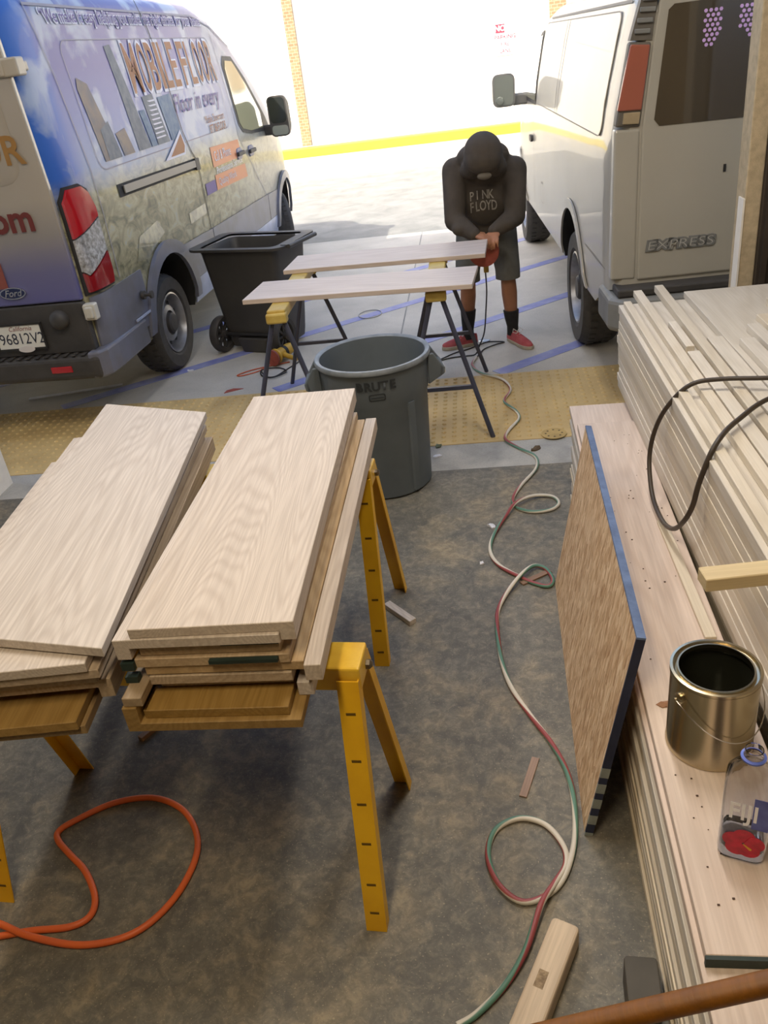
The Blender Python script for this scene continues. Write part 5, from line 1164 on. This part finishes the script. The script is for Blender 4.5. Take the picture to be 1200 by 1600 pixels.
# hoodie
b = MB()
limb(b, [sL, eL + Vector((-0.005, 0.0, 0)), wL], [0.085, 0.068, 0.045]); limb(b, [sR, eR, wR], [0.085, 0.068, 0.045])
addm(b, ell((0.0, 0.10, 0.97), (0.175, 0.15, 0.12))); addm(b, ell((0.0, -0.02, 1.08), (0.195, 0.165, 0.17))); addm(b, ell((0.005, -0.14, 1.215), (0.205, 0.145, 0.15)))
addm(b, ell((0.0, -0.09, 0.98), (0.15, 0.10, 0.10))); addm(b, ell((0.0, -0.06, 0.88), (0.165, 0.12, 0.11)))
limb(b, [sL + Vector((0.03, 0.02, 0.0)), Vector((0.0, -0.16, 1.27)), sR + Vector((-0.03, 0.02, 0.0))], [0.085, 0.115, 0.085])
limb(b, [Vector((0, -0.20, 1.29)), Vector((0, -0.32, 1.33))], [0.105, 0.12])
addm(b, ell((0.0, -0.385, 1.35), (0.122, 0.135, 0.125))); addm(b, ell((0.0, -0.20, 1.31), (0.17, 0.12, 0.095))); addm(b, ell((-0.075, -0.33, 1.285), (0.055, 0.085, 0.085))); addm(b, ell((0.075, -0.33, 1.285), (0.055, 0.085, 0.085))); addm(b, ell((0.0, -0.43, 1.318), (0.114, 0.10, 0.09))); addm(b, ell((0.0, -0.18, 1.05), (0.165, 0.10, 0.17)))
addm(b, ell((-0.08, -0.29, 1.25), (0.07, 0.07, 0.06))); addm(b, ell((0.08, -0.29, 1.25), (0.07, 0.07, 0.06)))
for (c, r) in (((-0.19, -0.35, 0.94), 0.062), ((0.178, -0.34, 0.935), 0.062), ((-0.17, -0.41, 0.915), 0.056), ((0.14, -0.39, 0.915), 0.056)): addm(b, ell(c, (r, r, r * 0.8)))
me = remesh(b, 'hoodie', 0.010, 10); me.materials.append(M_hood)
ho = obj('hoodie', me, pe, smooth=180)
bvh = BVHTree.FromPolygons([v.co[:] for v in me.vertices], [p.vertices[:] for p in me.polygons])
def print_on(name, txt, size, cx, cz, mat, sx=1.0, sy=1.0, rot_=0.0, up=0.55):
    t = text_me(txt, size, bold=0.001); bm = bmesh.new(); bm.from_mesh(t)
    bmesh.ops.triangulate(bm, faces=bm.faces[:])
    dr = Vector((0.0, 0.87, -0.49))
    rx_ = Vector((1, 0, 0)); uy = Vector((0, 0.49, 0.87))
    cen = Vector((cx, -0.3, cz))
    for v in bm.verts:
        p = cen + rx_ * (v.co.x * sx) + uy * (v.co.y * sy)
        h = bvh.ray_cast(p - dr * 1.5, dr)
        v.co = (h[0] - dr * 0.008) if h[0] else p
    me2 = bpy.data.meshes.new(name); bm.to_mesh(me2); bm.free(); me2.materials.append(mat)
    return obj(name, me2, ho)
M_print = plain('hoodie_print', (168, 160, 144), 0.8, scale=60, c2=(128, 120, 106))
for i, chx in enumerate('PINK'): print_on('printed_letter', chx, 0.075, -0.085 + i * 0.036 + (0.014 if i > 1 else 0), 1.098, M_print, sx=0.75, sy=0.95)
for i, chx in enumerate('FLOYD'): print_on('printed_letter', chx, 0.075, -0.088 + i * 0.036, 1.030, M_print, sx=0.72, sy=0.95)
# hood opening edge and dust mask
hd = []
for i in range(17):
    a = math.pi * i / 16; hd.append((0.122 * math.cos(a), -0.40 - 0.03 * math.sin(a), 1.345 - 0.115 * math.sin(a)))
addm_ = ell((0.0, -0.48, 1.228), (0.045, 0.03, 0.022)); addm_.build('dust_mask', plain('mask_grey', (108, 100, 86), 0.8), pe, smooth=60)
# shorts
b = MB()
addm(b, ell((0, 0.11, 0.88), (0.165, 0.135, 0.13)))
for h_, k_ in ((hL, kL), (hR, kR)):
    limb(b, [h_ + Vector((0, -0.01, -0.02)), h_ + (k_ - h_) * 0.55, k_ + Vector((0, 0.0, 0.06)), k_ + Vector((0, 0, -0.08))], [0.105, 0.098, 0.088, 0.086])
me = remesh(b, 'shorts', 0.011, 4)
bm = bmesh.new(); bm.from_mesh(me); r_2 = bmesh.ops.bisect_plane(bm, geom=bm.verts[:] + bm.edges[:] + bm.faces[:], plane_co=(0, 0, 0.475), plane_no=(0, 0, -1), clear_outer=True)
bmesh.ops.holes_fill(bm, edges=[e_ for e_ in bm.edges if e_.is_boundary]); bm.to_mesh(me); bm.free(); me.materials.append(M_short)
obj('shorts', me, pe, smooth=40)
# socks and shoes
M_sock = plain('black_sock', (40, 38, 36), 0.9, scale=30); M_shoe = plain('red_canvas', (164, 66, 68), 0.85, scale=14, bstr=0.2, c2=(184, 92, 92)); M_sole = plain('sole_rubber', (188, 176, 152), 0.7); M_lace = flat('white_lace', (214, 206, 196), 0.8)
for a_, k_, top in ((aL, kL, 0.265), (aR, kR, 0.235)):
    ptop = a_ + (k_ - a_) * ((top - a_.z) / (k_.z - a_.z))
    MB().loft([[(p.x + r * math.cos(t), p.y + r * 1.1 * math.sin(t), p.z) for t in [2 * math.pi * i / 20 for i in range(20)]] for p, r in ((a_ + Vector((0, 0, -0.03)), 0.042), (a_ + Vector((0, 0, 0.03)), 0.041), (a_ + (ptop - a_) * 0.6, 0.05), (ptop, 0.056), (ptop + Vector((0, 0, 0.004)), 0.05))]).build('sock', M_sock, pe, smooth=50)
def shoe(heel, toe, nm):
    d = Vector((toe[0] - heel[0], toe[1] - heel[1], 0)); L = d.length; an = math.atan2(d.y, d.x)
    Mx = Matrix.Translation((heel[0], heel[1], 0)) @ Matrix.Rotation(an, 4, 'Z')
    outl = [(0.0, 0.0), (0.012, 0.026), (0.06, 0.034), (0.12, 0.035), (0.18, 0.045), (0.23, 0.044), (0.265, 0.03), (0.28, 0.0)]
    full = outl + [(x, -y) for x, y in reversed(outl[1:-1])]
    s = L / 0.28
    so_ = MB().loft([[(x * s, y, z) for x, y in full] for z in (0.001, 0.026)], M=Mx).build('sole', M_sole, pe, bevel=0.005)
    hs = [(0.004, 0.020, 0.062), (0.03, 0.029, 0.068), (0.07, 0.031, 0.070), (0.11, 0.032, 0.068), (0.15, 0.036, 0.058), (0.19, 0.041, 0.046), (0.23, 0.038, 0.036), (0.262, 0.024, 0.026), (0.272, 0.01, 0.018)]
    rings = []
    for x, hw, hz in hs:
        rings.append([(x * s, hw * math.cos(t) * (1.0 if math.sin(t) < 0.3 else 0.93), 0.022 + hz * max(0, math.sin(t)) ** 0.8) for t in [math.pi * i / 10 for i in range(11)]])
    up_ = MB().loft(rings, True, Mx, closed=True).build('shoe_upper', M_shoe, pe, smooth=50)
    for k in range(4):
        x = (0.115 + k * 0.02) * s; z = 0.092 - k * 0.010
        MB().tube([Mx @ Vector((x, -0.02, z - 0.012)), Mx @ Vector((x + 0.006, 0, z + 0.001)), Mx @ Vector((x, 0.02, z - 0.012))], 0.0028, 6).build('lace', M_lace, up_)
    for sy in (-1, 1):
        MB().tube([Mx @ Vector((0.112 * s, 0, 0.093)), Mx @ Vector((0.10 * s, sy * 0.025, 0.115)), Mx @ Vector((0.12 * s, sy * 0.045, 0.098)), Mx @ Vector((0.125 * s, sy * 0.02, 0.088))], 0.0028, 6).build('lace_bow', M_lace, up_)
shoe((-0.105, 0.02), (-0.37, -0.055), 'l'); shoe((0.125, 0.055), (0.275, -0.215), 'r')
# sander in the hands
sd_ = sander('hand_sander', Matrix.Translation((0.055, 5.425, 0.775)) @ frame((0, 0, 0), (0.12, 1, 0.05), (0, 0, 1)) @ Matrix.Rotation(R(180), 4, 'Z'), 'orange disc sander held against the end of the farther plank', 0.1)
tag(MB().tube(smooth_path([(0.06, 5.52, 0.63), (0.062, 5.53, 0.50), (0.05, 5.54, 0.36), (0.03, 5.56, 0.2), (-0.01, 5.60, 0.09), (-0.04, 5.64, 0.02), (-0.10, 5.66, 0.006), (-0.2, 5.65, 0.006), (-0.32, 5.6, 0.006)], 8), 0.005, 8).build('sander_cord', M_blk, smooth=80), 'black cord hanging from the hand held sander to the ground', 'cord')
